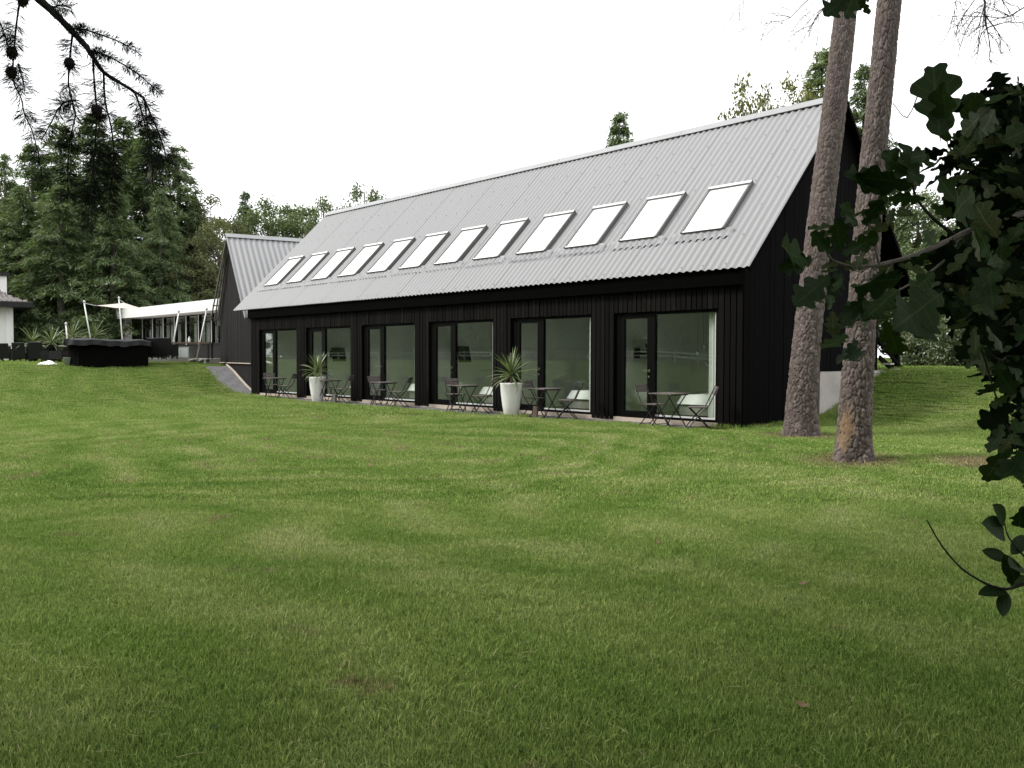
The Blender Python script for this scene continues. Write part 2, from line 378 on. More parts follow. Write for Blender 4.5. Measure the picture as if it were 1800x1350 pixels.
TRUNK1, TRUNK2 = None, None
def lawn_group():
    g = bpy.data.node_groups.new('lawn_colour', 'ShaderNodeTree')
    g.interface.new_socket('Color', in_out='OUTPUT', socket_type='NodeSocketColor')
    g.interface.new_socket('Dry', in_out='OUTPUT', socket_type='NodeSocketFloat')
    t = g; go = N(t, 'NodeGroupOutput')
    pos = N(t, 'ShaderNodeNewGeometry').outputs['Position']
    big = noise(t, .22, pos, 3, .5); mid = noise(t, 1.1, pos, 4, .6); fine = noise(t, 6, pos, 4, .65)
    # mower lines that run along the house and curl round a turning place in the middle of the lawn
    warp = N(t, 'ShaderNodeVectorMath', operation='ADD')
    wn = N(t, 'ShaderNodeTexNoise'); wn.inputs['Scale'].default_value = .25; t.links.new(pos, wn.inputs['Vector'])
    ws = N(t, 'ShaderNodeVectorMath', operation='SCALE'); ws.inputs['Scale'].default_value = 4.4
    t.links.new(wn.outputs['Color'], ws.inputs[0]); t.links.new(pos, warp.inputs[0]); t.links.new(ws.outputs[0], warp.inputs[1])
    c0 = G(860, 792); c0 = (c0[0]+.6, c0[1]+.6, 0)
    sub = N(t, 'ShaderNodeVectorMath', operation='SUBTRACT'); t.links.new(warp.outputs[0], sub.inputs[0]); sub.inputs[1].default_value = c0
    fl = N(t, 'ShaderNodeVectorMath', operation='MULTIPLY'); t.links.new(sub.outputs[0], fl.inputs[0]); fl.inputs[1].default_value = (1, 1, 0)
    ln = N(t, 'ShaderNodeVectorMath', operation='LENGTH'); t.links.new(fl.outputs[0], ln.inputs[0])
    rings = math_(t, 'SINE', math_(t, 'MULTIPLY', ln.outputs['Value'], 2*PI/1.15))
    thin = math_(t, 'SINE', math_(t, 'MULTIPLY', ln.outputs['Value'], 2*PI/.62))
    sep = N(t, 'ShaderNodeSeparateXYZ'); t.links.new(warp.outputs[0], sep.inputs[0])
    lines = math_(t, 'SINE', math_(t, 'MULTIPLY_ADD', sep.outputs[1], 2*PI/1.5, math_(t, 'MULTIPLY', sep.outputs[0], .35)))
    far = math_(t, 'SUBTRACT', 1, math_(t, 'SMOOTH_MIN', math_(t, 'DIVIDE', ln.outputs['Value'], 11.5), 1.0, .2))
    far = math_(t, 'MAXIMUM', far, 0.0)
    st = math_(t, 'ADD', math_(t, 'MULTIPLY', math_(t, 'ADD', math_(t, 'MULTIPLY', rings, .7), math_(t, 'MULTIPLY', thin, .4)), math_(t, 'MULTIPLY', math_(t, 'MULTIPLY', math_(t, 'MULTIPLY', far, math_(t, 'MINIMUM', math_(t, 'MULTIPLY', ln.outputs['Value'], .24), 1.0)), mid), .50)), math_(t, 'MULTIPLY', math_(t, 'MULTIPLY', lines, big), .16))
    f = math_(t, 'ADD', math_(t, 'MULTIPLY', big, .40), math_(t, 'ADD', math_(t, 'MULTIPLY', mid, .40), math_(t, 'MULTIPLY', fine, .20)))
    f = math_(t, 'ADD', f, st)
    f = math_(t, 'ADD', f, -.005)
    c = ramp(t, f, [(.12, (.098, .178, .036)), (.36, (.166, .254, .062)), (.58, (.232, .304, .094)), (.86, (.335, .37, .165))])
    # dry scuffed patches and bare needle litter round the two pine trunks
    dn = noise(t, 1.7, pos, 5, .7)
    dry = ramp(t, math_(t, 'ADD', dn, math_(t, 'MULTIPLY', math_(t, 'MULTIPLY', thin, far), .15)), [(.625, (0, 0, 0)), (.74, (.7, .7, .7))])
    tot = dry
    for (cx, cy, rad) in ((TRUNK1[0], TRUNK1[1], .75), (TRUNK2[0], TRUNK2[1], .70), (TRUNK2[0]+1.6, TRUNK2[1]+.9, .9)):
        s2 = N(t, 'ShaderNodeVectorMath', operation='SUBTRACT'); t.links.new(pos, s2.inputs[0]); s2.inputs[1].default_value = (cx, cy, 0)
        f2 = N(t, 'ShaderNodeVectorMath', operation='MULTIPLY'); t.links.new(s2.outputs[0], f2.inputs[0]); f2.inputs[1].default_value = (1, 1, 0)
        l2 = N(t, 'ShaderNodeVectorMath', operation='LENGTH'); t.links.new(f2.outputs[0], l2.inputs[0])
        d2 = math_(t, 'SUBTRACT', math_(t, 'MULTIPLY_ADD', noise(t, 3, pos, 4, .7), .9, rad*.55), l2.outputs['Value'])
        k2 = math_(t, 'MULTIPLY', math_(t, 'SMOOTHSTEP' if False else 'MAXIMUM', math_(t, 'MINIMUM', math_(t, 'MULTIPLY', d2, 2.2), 1.0), 0.0), .85)
        tot = math_(t, 'MAXIMUM', tot, k2)
    c = mixc(t, tot, c, mixc(t, fine, (.20, .155, .085), (.30, .25, .16)))
    t.links.new(c, go.inputs['Color']); t.links.new(tot, go.inputs['Dry'])
    return g

TRUNK1 = G(1405, 766); TRUNK2 = G(1498, 810)
LAWN = lawn_group()
def lawn_mats():
    mt, t, o = nmat('lawn_soil_and_sward'); gn = N(t, 'ShaderNodeGroup'); gn.node_tree = LAWN
    b = N(t, 'ShaderNodeBsdfDiffuse'); pos = N(t, 'ShaderNodeNewGeometry').outputs['Position']
    f = noise(t, 55, pos, 3, .7)
    t.links.new(mixc(t, 1, gn.outputs[0], ramp(t, f, [(.3, (.16, .16, .15)), (.7, (.50, .50, .46))]), 'MULTIPLY'), b.inputs[0])
    bn = N(t, 'ShaderNodeBump'); bn.inputs['Strength'].default_value = .7; bn.inputs['Distance'].default_value = .03
    t.links.new(noise(t, 30, pos, 4, .7), bn.inputs['Height']); t.links.new(bn.outputs[0], b.inputs['Normal'])
    t.links.new(b.outputs[0], o.inputs[0]); M['lawn'] = mt
    mt, t, o = nmat('grass_blade'); gn = N(t, 'ShaderNodeGroup'); gn.node_tree = LAWN
    geo = N(t, 'ShaderNodeNewGeometry'); r = geo.outputs['Random Per Island']
    k = ramp(t, r, [(0, (.50, .60, .45)), (.45, (1.05, 1.08, 1.05)), (.80, (1.45, 1.4, 1.35)), (.92, (2.0, 1.75, 2.0)), (1, (2.4, 2.0, 2.4))])
    c = mixc(t, 1, gn.outputs[0], k, 'MULTIPLY')
    d = N(t, 'ShaderNodeBsdfDiffuse'); t.links.new(c, d.inputs[0])
    tr = N(t, 'ShaderNodeBsdfTranslucent'); t.links.new(c, tr.inputs[0])
    m1 = N(t, 'ShaderNodeMixShader'); m1.inputs[0].default_value = .25
    t.links.new(d.outputs[0], m1.inputs[1]); t.links.new(tr.outputs[0], m1.inputs[2]); t.links.new(m1.outputs[0], o.inputs[0])
    M['blade'] = mt
lawn_mats()
#MARK_STRUCTURE
# ------------------------------------------------------------------ ground
def axis(a, b, coarse, fines, far=(60, 90, 140, 220, 400)):
    xs = list(np.arange(a, b+1e-6, coarse))
    for f0, f1, st in fines:
        xs = [x for x in xs if x < f0 or x > f1] + list(np.arange(f0, f1+1e-6, st))
    xs += [a-k for k in far]+[b+k for k in far]
    return np.array(sorted(set(np.round(xs, 4))))
GX = axis(-46, 46, .5, [(-7, 4, .2), (19.4, 20.19, .1), (20.21, 24, .12)])
GY = axis(-56, 40, .6, [(-14, -2.4, .3), (-2.3, .2, .06), (.25, 8.6, .2)])
XX, YY = np.meshgrid(GX, GY)
ZZ = ground(XX, YY)
gr_mask = (YY > edge_y(XX)+.03) & (YY < .3) & (XX > -.5) & (XX < 19.2)
ZZ = np.where(gr_mask, np.minimum(ZZ, -.2), ZZ)
def ramp_edge(x):           # lawn side of the gravel ramp that climbs along the wing
    return np.interp(x, [-6.4, -5.0, -3.5, -2.4, -.5, .6], [.65, .25, -.10, -.25, -.34, -.40])
rm = (XX > -6.3) & (XX <= -.5) & (YY > ramp_edge(XX)) & (YY < 2.0)
ZZ = np.where(rm, ZZ-.10, ZZ)
nx, ny = len(GX), len(GY)
idx = np.arange(nx*ny).reshape(ny, nx)
Fq = np.stack([idx[:-1, :-1], idx[:-1, 1:], idx[1:, 1:], idx[1:, :-1]], -1).reshape(-1, 4)
lawn = mobj('lawn', npmesh('lawn', np.stack([XX, YY, ZZ], -1).reshape(-1, 3), Fq, M['lawn'], True)); lawn['kind'] = 'structure'

def sheet(name, xs, ylo, yhi, zf, mat, ncross=14):
    V = []; F = []
    for x in xs:
        for k in range(ncross+1):
            y = ylo(x)+(yhi(x)-ylo(x))*k/ncross
            V.append((x, y, zf(x, y)))
    for i in range(len(xs)-1):
        for k in range(ncross):
            a = i*(ncross+1)+k; F.append((a, a+ncross+1, a+ncross+2, a+1))
    o = mobj(name, npmesh(name, V, F, mat, True)); o['kind'] = 'structure'; return o
sheet('gravel_strip', np.arange(-.55, 19.3, .15), lambda x: float(edge_y(x))-.02, lambda x: .06,
      lambda x, y: -.095+.008*math.sin(x*5.1+y*9), M['gravel'], 10)
# wing (the building that meets the barn at its left end): local axes
GA = np.array([-.968, .252, 0]); AX = np.array([.252, .968, 0]); Q0 = np.array([-.592, .30, 0])
def wing_pt(s, a, z): p = Q0+GA*s+AX*a; return (p[0], p[1], z)
sheet('gravel_ramp', np.arange(-6.25, -.50, .10), lambda x: float(ramp_edge(x)), lambda x: .42+(-.592-x)*.265,
      lambda x, y: float(ground(x, min(y, -.02)))+.012+(.0)+.008*math.sin(x*7+y*8), M['gravel'], 16)

# ------------------------------------------------------------------ barn
PU, OW, OH = 3.3917, 2.729, 2.35
EY, EZ, RL, XL, XR = -.23, 3.14, 5.97, -1.70, 20.45
barn = empty('barn', (0, 0, 0), 'long black timber barn with grey corrugated roof, twelve skylights and six glazed room fronts', 'barn')
ub = MB().box(-.5, .5, 0, 1, 0, 1).v
def board_mesh(wd):
    mb = MB(); h = wd/2
    V = [(-h, 0, 0), (-h+.006, -.026, 0), (h-.006, -.026, 0), (h, 0, 0)]
    mb.add(V+[(x, y, 1) for x, y, z in V], [(0, 1, 5, 4), (1, 2, 6, 5), (2, 3, 7, 6), (3, 2, 1, 0), (4, 5, 6, 7)])
    return mb.mesh('board', M['board'])
bm_a = board_mesh(.122)
R2 = random.Random(3)
def front_boards(x0, x1, n, z0, z1):
    stp = (x1-x0)/n
    for k in range(n):
        mobj('board', bm_a, barn, (x0+stp*(k+.5), R2.uniform(-.012, -.002), z0+R2.uniform(-.006, .006)), None, (stp/.131*R2.uniform(.96, 1.02), R2.uniform(.8, 1.25), z1-z0))
front_boards(-.67, 0, 5, -.06, 3.12)
for i in range(5): front_boards(i*PU+OW, (i+1)*PU, 5, -.06, 3.12)
front_boards(5*PU+OW, 20.25, 4, -.14, 3.12)
for i in range(6): front_boards(i*PU, i*PU+OW, 21, OH, 3.12)
# solid wall behind the boards
mb = MB()
mb.box(-.66, 0, .002, .2, -.1, 3.12); mb.box(5*PU+OW, 20.24, .002, .2, -.3, 3.12)
for i in range(5): mb.box(i*PU+OW, (i+1)*PU, .002, .2, -.1, 3.12)
for i in range(6): mb.box(i*PU, i*PU+OW, .002, .2, OH, 3.12)
mb.obj('wall', M['black'], barn)
# gable wall facing right, with recessed back corner and board relief
def roof_under(y): return min(EZ+(y-EY), EZ+(8.2-y))-.09
mb = MB(); ys = np.linspace(0, 6.4, 33)
for a, b in zip(ys[:-1], ys[1:]):
    c = (a+b)/2
    z0 = -.3 if c < 3.3 else 1.03
    for x0, x1, ya, yb in ((20.05, 20.24, a, b), (20.24, 20.262+R2.uniform(-.004, .004), a+.004, b-.004)):
        V = [(x0, ya, z0), (x1, ya, z0), (x1, yb, z0), (x0, yb, z0), (x0, ya, roof_under(ya)), (x1, ya, roof_under(ya)), (x1, yb, roof_under(yb)), (x0, yb, roof_under(yb))]
        mb.add(V, [(3, 2, 1, 0), (4, 5, 6, 7), (0, 1, 5, 4), (1, 2, 6, 5), (2, 3, 7, 6), (3, 0, 4, 7)])
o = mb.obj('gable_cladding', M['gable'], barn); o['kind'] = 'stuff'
mb = MB(); mb.box(-.66, 20.05, 6.2, 6.4, 0, 4.8)
V = [(x, y, z) for x in (-.66, -.46) for y, z in ((.2, -.1), (6.2, -.1), (6.2, 4.9), (3.99, 7.1), (.2, 3.4))]
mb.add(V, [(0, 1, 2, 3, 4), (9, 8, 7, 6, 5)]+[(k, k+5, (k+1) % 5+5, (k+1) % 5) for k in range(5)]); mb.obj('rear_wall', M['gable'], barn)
mb = MB(); mb.box(20.06, 20.255, 3.3, 7.95, -.3, 1.027); mb.box(-.6, 20.06, 7.7, 7.95, -.3, 1.027); mb.obj('foundation_wall', M['concrete'], barn)
mb = MB(); mb.box(-.64, 19.68, -.02, .05, -.30, -.003); mb.obj('plinth', M['plinth'], barn)
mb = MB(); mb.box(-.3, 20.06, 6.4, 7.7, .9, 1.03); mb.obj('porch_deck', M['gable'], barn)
MB().box(20.1, 20.25, 7.70, 7.84, 1.028, 3.44).obj('porch_post', M['gable'], barn)
mb = MB(); mb.box(20.26, 20.5, 7.0, 7.25, 1.02, 1.06); mb.obj('step', M['concrete'], barn)
mb = MB(); mb.box(20.26, 20.5, 6.6, 6.85, 1.17, 1.21); mb.obj('step', M['concrete'], barn)
mb = MB(); mb.bar((20.3, 6.42, 1.75), (20.3, 7.85, 1.06), .05, .10); mb.bar((20.3, 6.42, 1.35), (20.3, 7.3, 1.03), .05, .12); mb.obj('handrail', M['gable'], barn)
# roof: corrugated sheets laid in three courses
WAVE = .177; SW = WAVE*6; SL = 5.97
def sheet_mesh():
    n = 48; V = []; F = []
    for lay in (0, -.007):
        for v in (0, SL):
            for k in range(n+1):
                x = -WAVE*.25+(SW+WAVE*.5)*k/n
                V.append((x, v, .019*math.cos(2*PI*x/WAVE)-.019+lay))
    w_ = n+1
    for k in range(n):
        F.append((k, k+1, w_+k+1, w_+k)); F.append((2*w_+k+1, 2*w_+k, 3*w_+k, 3*w_+k+1)); F.append((2*w_+k, 2*w_+k+1, k+1, k))
    return npmesh('roof_sheet', V, F, M['roof'], False)
sm = sheet_mesh(); R45 = (PI/4, 0, 0)
def rp(x, t, h): return (x, EY+(t-h)*math.sqrt(.5), EZ+(t+h)*math.sqrt(.5))
ncol = int(round((XR-XL)/SW))
sxs = (XR-XL)/(ncol*SW)
for r in range(1):
    for c in range(ncol):
        t0 = 0
        mobj('roof_sheet', sm, barn, rp(XL+c*SW*sxs, t0, .0045*(c % 2)), (PI/4, 0, 0), (sxs, 1, 1))
mb = MB()      # under-roof boarding and rear slope
for sgn in (0, 1):
    pass
r2 = math.sqrt(.5)
def slope_box(x0, x1, t0, t1, h0, h1):
    V = [rp(x, t, h) for h in (h0, h1) for t in (t0, t1) for x in (x0, x1)]
    return V, [(0, 2, 3, 1), (4, 5, 7, 6), (0, 1, 5, 4), (2, 6, 7, 3), (0, 4, 6, 2), (1, 3, 7, 5)]
mb.add(*slope_box(XL+.03, XR-.03, .10, RL-.06, -.14, -.062)); mb.obj('roof_boarding', M['soffit'], barn)
mb = MB(); ry, rz = EY+RL*r2, EZ+RL*r2
V = [(XL, ry, rz), (XR, ry, rz), (XR, 8.25, rz-(8.25-ry)), (XL, 8.25, rz-(8.25-ry)), (XL, ry, rz-.13), (XR, ry, rz-.13), (XR, 8.25, rz-.13-(8.25-ry)), (XL, 8.25, rz-.13-(8.25-ry))]
mb.add(V, [(0, 1, 2, 3), (7, 6, 5, 4), (4, 5, 1, 0), (5, 6, 2, 1), (6, 7, 3, 2), (7, 4, 0, 3)]); mb.obj('rear_roof_slope', M['soffit'], barn)
mb = MB()
for k in range(10):
    x0 = XL+(XR-XL)*k/10; x1 = XL+(XR-XL)*(k+1)/10-.006
    a = [rp(x0, RL-.21, .035+.003*(k % 2)), rp(x1, RL-.21, .035+.003*(k % 2)), rp(x1, RL, .06), rp(x0, RL, .06), (x1, ry+.22, rz-.16), (x0, ry+.22, rz-.16),
         rp(x0, RL-.21, .018), rp(x1, RL-.21, .018)]
    mb.add(a, [(0, 1, 2, 3), (3, 2, 4, 5), (6, 7, 1, 0)])
mb.obj('ridge_cap', M['ridge'], barn)
mb = MB(); mb.bar(rp(XR-.01, .02, -.10), rp(XR-.01, RL, -.10), .03, .12); mb.obj('verge_board', M['soffit'], barn)
mb = MB()     # roof screws in rows along sheet ends
for r, t in enumerate((.12, 1.05, 2.06, 3.0, 3.99, 4.9)):
    for k in range(int((XR-XL)/WAVE)):
        if k % 3: continue
        x = XL+k*WAVE*sxs
        c = Vector(rp(x, t, .018)); mb.box(c.x-.008, c.x+.008, c.y-.009, c.y+.009, c.z-.009, c.z+.009)
o = mb.obj('roof_screw', M['ridge'], barn); o['kind'] = 'stuff'
# skylights
SKW, SK0, SK1 = 1.10, 1.27, 2.80
fr = MB()
for (a, b, c, d, h) in ((0, .05, 0, SK1-SK0, .085), (SKW-.05, SKW, 0, SK1-SK0, .085), (.05, SKW-.05, 0, .05, .080)): fr.box(a, b, c, d, -.08, h)
fr.box(.0, SKW, SK1-SK0+.002, SK1-SK0+.10, -.08, .095)
fr.box(-.012, .002, .02, SK1-SK0+.09, -.08, .07); fr.box(SKW-.002, SKW+.012, .02, SK1-SK0+.09, -.08, .07)
skf = fr.mesh('skylight', M['skyframe'])
ca = MB(); ca.box(.004, SKW-.004, SK1-SK0+.012, SK1-SK0+.098, .095, .101); cam_ = ca.mesh('top_cowl', M['alu']); cab_ = MB().box(.055, SKW-.055, -.010, .040, .080, .085).mesh('bottom_strip', M['alu'])
pn = MB().box(.05, SKW-.05, .05, SK1-SK0+.002, .03, .062).mesh('pane', M['skyglass'])
def apron():
    V = []; F = []; n = 60; rows = 6
    for j in range(rows+1):
        v = .03-.26*j/rows
        for k in range(n+1):
            x = -.22+(SKW+.44)*k/n
            q = min(1, j/2.5); wv = (.019*math.cos(2*PI*x/WAVE)-.019)*q
            zig = .02*math.cos(2*PI*x/WAVE) if j == rows else 0
            V.append((x, v+zig, wv+.020+.028*(1-q)))
    for j in range(rows):
        for k in range(n): a = j*(n+1)+k; F.append((a, a+n+1, a+n+2, a+1))
    return npmesh('apron', V, F, M['lead'], False)
apm = apron()
for k in range(12):
    x = -.90+1.745*k
    s = mobj('skylight', skf, barn, rp(x, SK0, 0), R45)
    mobj('pane', pn, s); mobj('apron', apm, s); mobj('top_cowl', cam_, s); mobj('bottom_strip', cab_, s)
# glazed fronts
fm = MB(); fm.box(0, .13, .045, .13, 0, OH); fm.box(1.0, 1.099, .045, .13, 0, OH); fm.box(2.63, OW, .045, .13, 0, OH)
fm.box(.13, 1.0, .045, .13, 2.29, OH); fm.box(1.099, 2.63, .045, .13, 2.285, OH); fm.box(1.099, 2.63, .045, .13, .0, .055); fm.box(.13, 1.0, .03, .13, 0, .035)
fm.box(0, OW, .131, .2, 2.31, OH-.002)
fm = fm.mesh('window', M['black'])
gp = MB().box(1.10, 2.629, .085, .097, .056, 2.284).mesh('pane', M['glass'])
bd = MB(); bd.box(1.10, 2.629, .066, .084, .056, .092); bd.box(2.60, 2.6285, .066, .084, .093, 2.28); bd = bd.mesh('glazing_bead', M['alu'])
dm = MB(); dm.box(.135, .245, .05, .115, .04, 2.285); dm.box(.885, .995, .05, .115, .04, 2.285); dm.box(.245, .885, .05, .115, .04, .15); dm.box(.245, .885, .05, .115, 2.21, 2.285); dm = dm.mesh('door', M['black'])
dg = MB().box(.246, .884, .08, .092, .151, 2.209).mesh('pane', M['glass'])
hd = MB(); hd.bar((.94, .052, 1.05), (.94, .0, 1.05), .022, .022); hd.bar((.95, -.002, 1.05), (.80, -.002, 1.055), .022, .022); hd.box(.92, .96, .044, .052, 1.02, 1.08); hd.box(.922, .958, .036, .052, .90, .94); hd = hd.mesh('handle', M['steel'])
for i in range(6):
    wn = mobj('window', fm, barn, (i*PU, 0, 0)); mobj('pane', gp, wn); mobj('glazing_bead', bd, wn)
    dr = mobj('door', dm, barn, (i*PU, 0, 0)); mobj('pane', dg, dr); mobj('handle', hd, dr)
MB().box(-.68, 20.27, -.15, -.035, 2.80, 3.10).obj('eaves_shade_band', M['soffit'], barn)  # black strip added below the eave, standing in for the overhang's deep shade
# rooms
RD = 3.4
MB().box(-.45, 20.04, .2, 6.2, -.06, -.012).obj('room_floor', M['roomfloor'], barn)
MB().box(-.45, 20.04, .2, 6.2, 2.52, 2.6).obj('room_ceiling', M['white'], barn)
MB().box(-.45, 20.04, RD, RD+.1, -.012, 2.52).obj('room_back_wall', M['roomwall'], barn)
for i in range(7):
    x = (i-1)*PU+OW+.33 if i else -.44
    if i == 6: x = 19.96
    MB().box(x-.07, x+.07, .202, RD, -.012, 2.52).obj('room_partition', M['roomwall'], barn)

ORD = ['leftmost room', 'room behind the left pot', 'third room from the left', 'fourth room from the left', 'room beside the right pot', 'rightmost room']
# beds, curtains, screens, basins, hanging glass balls seen through the panes
for i in range(6):
    X = i*PU
    b = empty('bed', (X+1.0, 1.0, -.012), 'white made-up bed inside the '+ORD[i], 'bed', 'beds inside the glazed rooms')
    mb = MB(); mb.box(.05, 1.95, .05, 1.6, .06, .25); mb.obj('base', M['roomfloor'], b)
    mm_ = []
    nu, nv = 22, 18; V = []; F = []
    for a in range(nu+1):
        for c in range(nv+1):
            u, v = a/nu, c/nv
            ed = min(u, 1-u, v, 1-v); z = .52-.22*max(0, 1-ed/.06)**2+.018*math.sin(9*u+i)*math.sin(7*v)
            z += .10*math.exp(-((u-.82)/.12)**2)*(.6+.4*abs(math.sin(2*PI*v)))
            V.append((u*2.0, v*1.65, z))
    for a in range(nu):
        for c in range(nv): k = a*(nv+1)+c; F.append((k, k+nv+1, k+nv+2, k+1))
    mobj('duvet', npmesh('duvet', V, F, M['linen'], True), b)
    for j in range(2):
        mb = MB(); mb.sphere((1.68, .45+.75*j, .60), .32, 14, .40); mb.obj('pillow', M['linen'], b, True)
    if i in (2, 4, 5):
        V = []; F = []; n = 40; wd = {2: .10, 4: .16, 5: .26}[i]
        for k in range(n+1):
            u = k/n; x = X+2.62-wd*u; y = .22+.025*math.sin(u*PI*6)
            V += [(x, y, .01), (x, y+.004*math.sin(u*40), 1.2), (x+.0, y, 2.44)]
        for k in range(n):
            for r in range(2): F.append((3*k+r, 3*k+3+r, 3*k+4+r, 3*k+1+r))
        cu = mobj('curtain', npmesh('curtain', V, F, M['curtain'], True)); tag(cu, 'white curtain drawn aside inside the '+ORD[i], 'curtain', 'curtains inside the glazed rooms')
    if i in (1, 3, 5):
        tv = empty('wall_television', (X-.20, 1.15, 1.45), 'black screen on a wall arm in the '+ORD[i], 'television', 'screens on the room walls')
        MB().box(-.05, -.03, -.1, .1, -.12, .12).obj('wall_plate', M['dark'], tv)
        mb = MB(); mb.bar((-.03, 0, 0), (.18, -.12, -.02), .05, .05); mb.bar((.18, -.12, -.02), (.32, .02, -.02), .05, .05); mb.obj('arm', M['dark'], tv)
        T = Matrix.Translation((.36, .02, -.02)) @ Matrix.Rotation(math.radians(25), 4, 'Z') @ Matrix.Rotation(math.radians(-10), 4, 'Y')
        mb = MB(); mb.box(-.02, .02, -.40, .40, -.24, .24, T); mb.obj('screen', M['screen'], tv)
        pd = empty('pendant_lamp', (X+1.75, .9, 2.52), 'glass ball lamps on thin cords in the '+ORD[i], 'lamp', 'glass ball lamps inside the rooms')
        for j, (dx, dy, dz) in enumerate(((-.12, 0, -1.08), (.06, .05, -1.30), (.08, -.08, -.94))):
            mb = MB(); mb.tube([(dx, dy, 0), (dx, dy, dz+.05)], .003, 4); mb.obj('cord', M['dark'], pd)
            mb = MB(); mb.sphere((dx, dy, dz), .06, 14); gb = mb.obj('glass_ball', M['ball'], pd, True)
            mb = MB(); mb.sphere((dx, dy, dz), .018, 8); mb.obj('bulb', M['whitepaint'], gb, True)
        mb = MB(); mb.box(-.06, .06, -.06, .06, -.02, 0); mb.obj('ceiling_plate', M['dark'], pd)
    if i in (3, 5):
        wb = empty('washbasin', (X+.12, .86, .0), 'round white basin standing in the '+ORD[i], 'washbasin', 'basins inside the rooms')
        mb = MB(); mb.lathe([(.10, .22), (.19, .27), (.24, .40), (.255, .60), (.235, .605), (.22, .45), (.12, .33)], 24); mb.obj('bowl', M['ceramic'], wb, True)
        MB().box(-.42, -.1, -.1, .1, .28, .40).obj('wall_bracket', M['ceramic'], wb)

# ------------------------------------------------------------------ wing left of the barn
wing = empty('gabled_wing', (0, 0, 0), 'dark boarded gable wing with grey corrugated roof and batten ladder, joined to the barn', 'building')
WS, WZ, WE = 5.37, 6.65, 2.93           # apex offset, apex height, eave height
def wing_roof_z(s): return WZ-abs(s-WS)
WL0, WL1, WD = 1.38, 8.0, 20.0
mb = MB(); n = 42
for k in range(n):
    s0 = WL0+(WL1-WL0)*k/n; s1 = WL0+(WL1-WL0)*(k+1)/n-.012
    a = R2.uniform(-.016, -.004)
    for (z0f, z1f) in ((lambda s: 1.10, lambda s: wing_roof_z(s)-.10), (lambda s: -.3, lambda s: 1.06)):
        V = [wing_pt(s0, a, z0f(s0)), wing_pt(s1, a, z0f(s1)), wing_pt(s1, .05, z0f(s1)), wing_pt(s0, .05, z0f(s0)),
             wing_pt(s0, a, z1f(s0)), wing_pt(s1, a, z1f(s1)), wing_pt(s1, .05, z1f(s1)), wing_pt(s0, .05, z1f(s0))]
        mb.add(V, [(0, 1, 2, 3), (7, 6, 5, 4), (4, 5, 1, 0), (5, 6, 2, 1), (6, 7, 3, 2), (7, 4, 0, 3)])
o = mb.obj('gable_cladding', M['clad'], wing); o['kind'] = 'stuff'
mb = MB()
prof = [(WL0+.01, -.3), (WL1-.01, -.3), (WL1-.01, wing_roof_z(WL1)-.12), (WS, WZ-.12), (WL0+.01, wing_roof_z(WL0)-.12)]
V = [wing_pt(s, .052, z) for s, z in prof]+[wing_pt(s, WD, z) for s, z in prof]
mb.add(V, [(0, 1, 2, 3, 4), (9, 8, 7, 6, 5)]+[(k, k+5, (k+1) % 5+5, (k+1) % 5) for k in range(5)]); mb.obj('wall', M['clad'], wing)
mb = MB(); mb.bar(wing_pt(1.3, -.06, 1.08), wing_pt(WL1, -.06, 1.08), .05, .035); mb.obj('floor_trim', M['plinth'], wing)
# roof slope facing the barn (corrugation runs down the slope), built as one field of sheets per 1.06 m
wsl = (WZ-WE)*math.sqrt(2)
def wing_sheet(nw=6):
    V = []; F = []; n = nw*8; wv = .235
    for lay in (0, -.007):
        for v in (0, 1):
            for k in range(n+1):
                x = wv*nw*k/n; V.append((x, v*wsl, .021*math.cos(2*PI*x/wv)-.021+lay))
    w_ = n+1
    for k in range(n):
        F.append((k, k+1, w_+k+1, w_+k)); F.append((2*w_+k+1, 2*w_+k, 3*w_+k, 3*w_+k+1)); F.append((2*w_+k, 2*w_+k+1, k+1, k)); F.append((w_+k, w_+k+1, 3*w_+k+1, 3*w_+k))
    return npmesh('roof_sheet', V, F, M['roof']), wv*nw
wsm, wsw = wing_sheet()
def slope_frame(org, xd, vd):
    xd = Vector(xd).normalized(); vd = Vector(vd).normalized(); nd = xd.cross(vd)
    mt = Matrix.Identity(4)
    for i in range(3): mt[i][0] = xd[i]; mt[i][1] = vd[i]; mt[i][2] = nd[i]; mt[i][3] = org[i]
    return mt
se = WS-(WZ-WE)
for k in range(12):
    org = wing_pt(se, -.22+k*wsw, WE)
    o = mobj('roof_sheet', wsm, wing); o.matrix_local = slope_frame(org, AX, GA+np.array([0, 0, 1]))
se2 = WS+(WZ-WE)
mb = MB(); V = [wing_pt(WS, .05, WZ), wing_pt(WS, WD, WZ), wing_pt(se2, WD, WE), wing_pt(se2, .05, WE)]
V += [(x, y, z-.1) for x, y, z in V]; mb.add(V, [(0, 1, 2, 3), (7, 6, 5, 4), (4, 5, 1, 0), (5, 6, 2, 1), (6, 7, 3, 2), (7, 4, 0, 3)]); mb.obj('far_roof_slope', M['roof'], wing)
mb = MB()
V = [wing_pt(WS-.17, -.25, WZ-.12), wing_pt(WS-.17, WD, WZ-.12), wing_pt(WS, WD, WZ+.06), wing_pt(WS, -.25, WZ+.06), wing_pt(WS+.17, -.25, WZ-.12), wing_pt(WS+.17, WD, WZ-.12)]
mb.add(V, [(0, 1, 2, 3), (3, 2, 5, 4)]); mb.obj('ridge_cap', M['ridge'], wing)
mb = MB(); mb.bar(wing_pt(se, -.20, WE-.05), wing_pt(WS, -.20, WZ-.05), .03, .10); mb.obj('verge_trim', M['ridge'], wing)
mb = MB(); mb.bar(wing_pt(WS, -.02, WZ-.1), wing_pt(se2, -.02, WE-.1), .05, .14); mb.obj('verge_board', M['dark'], wing)
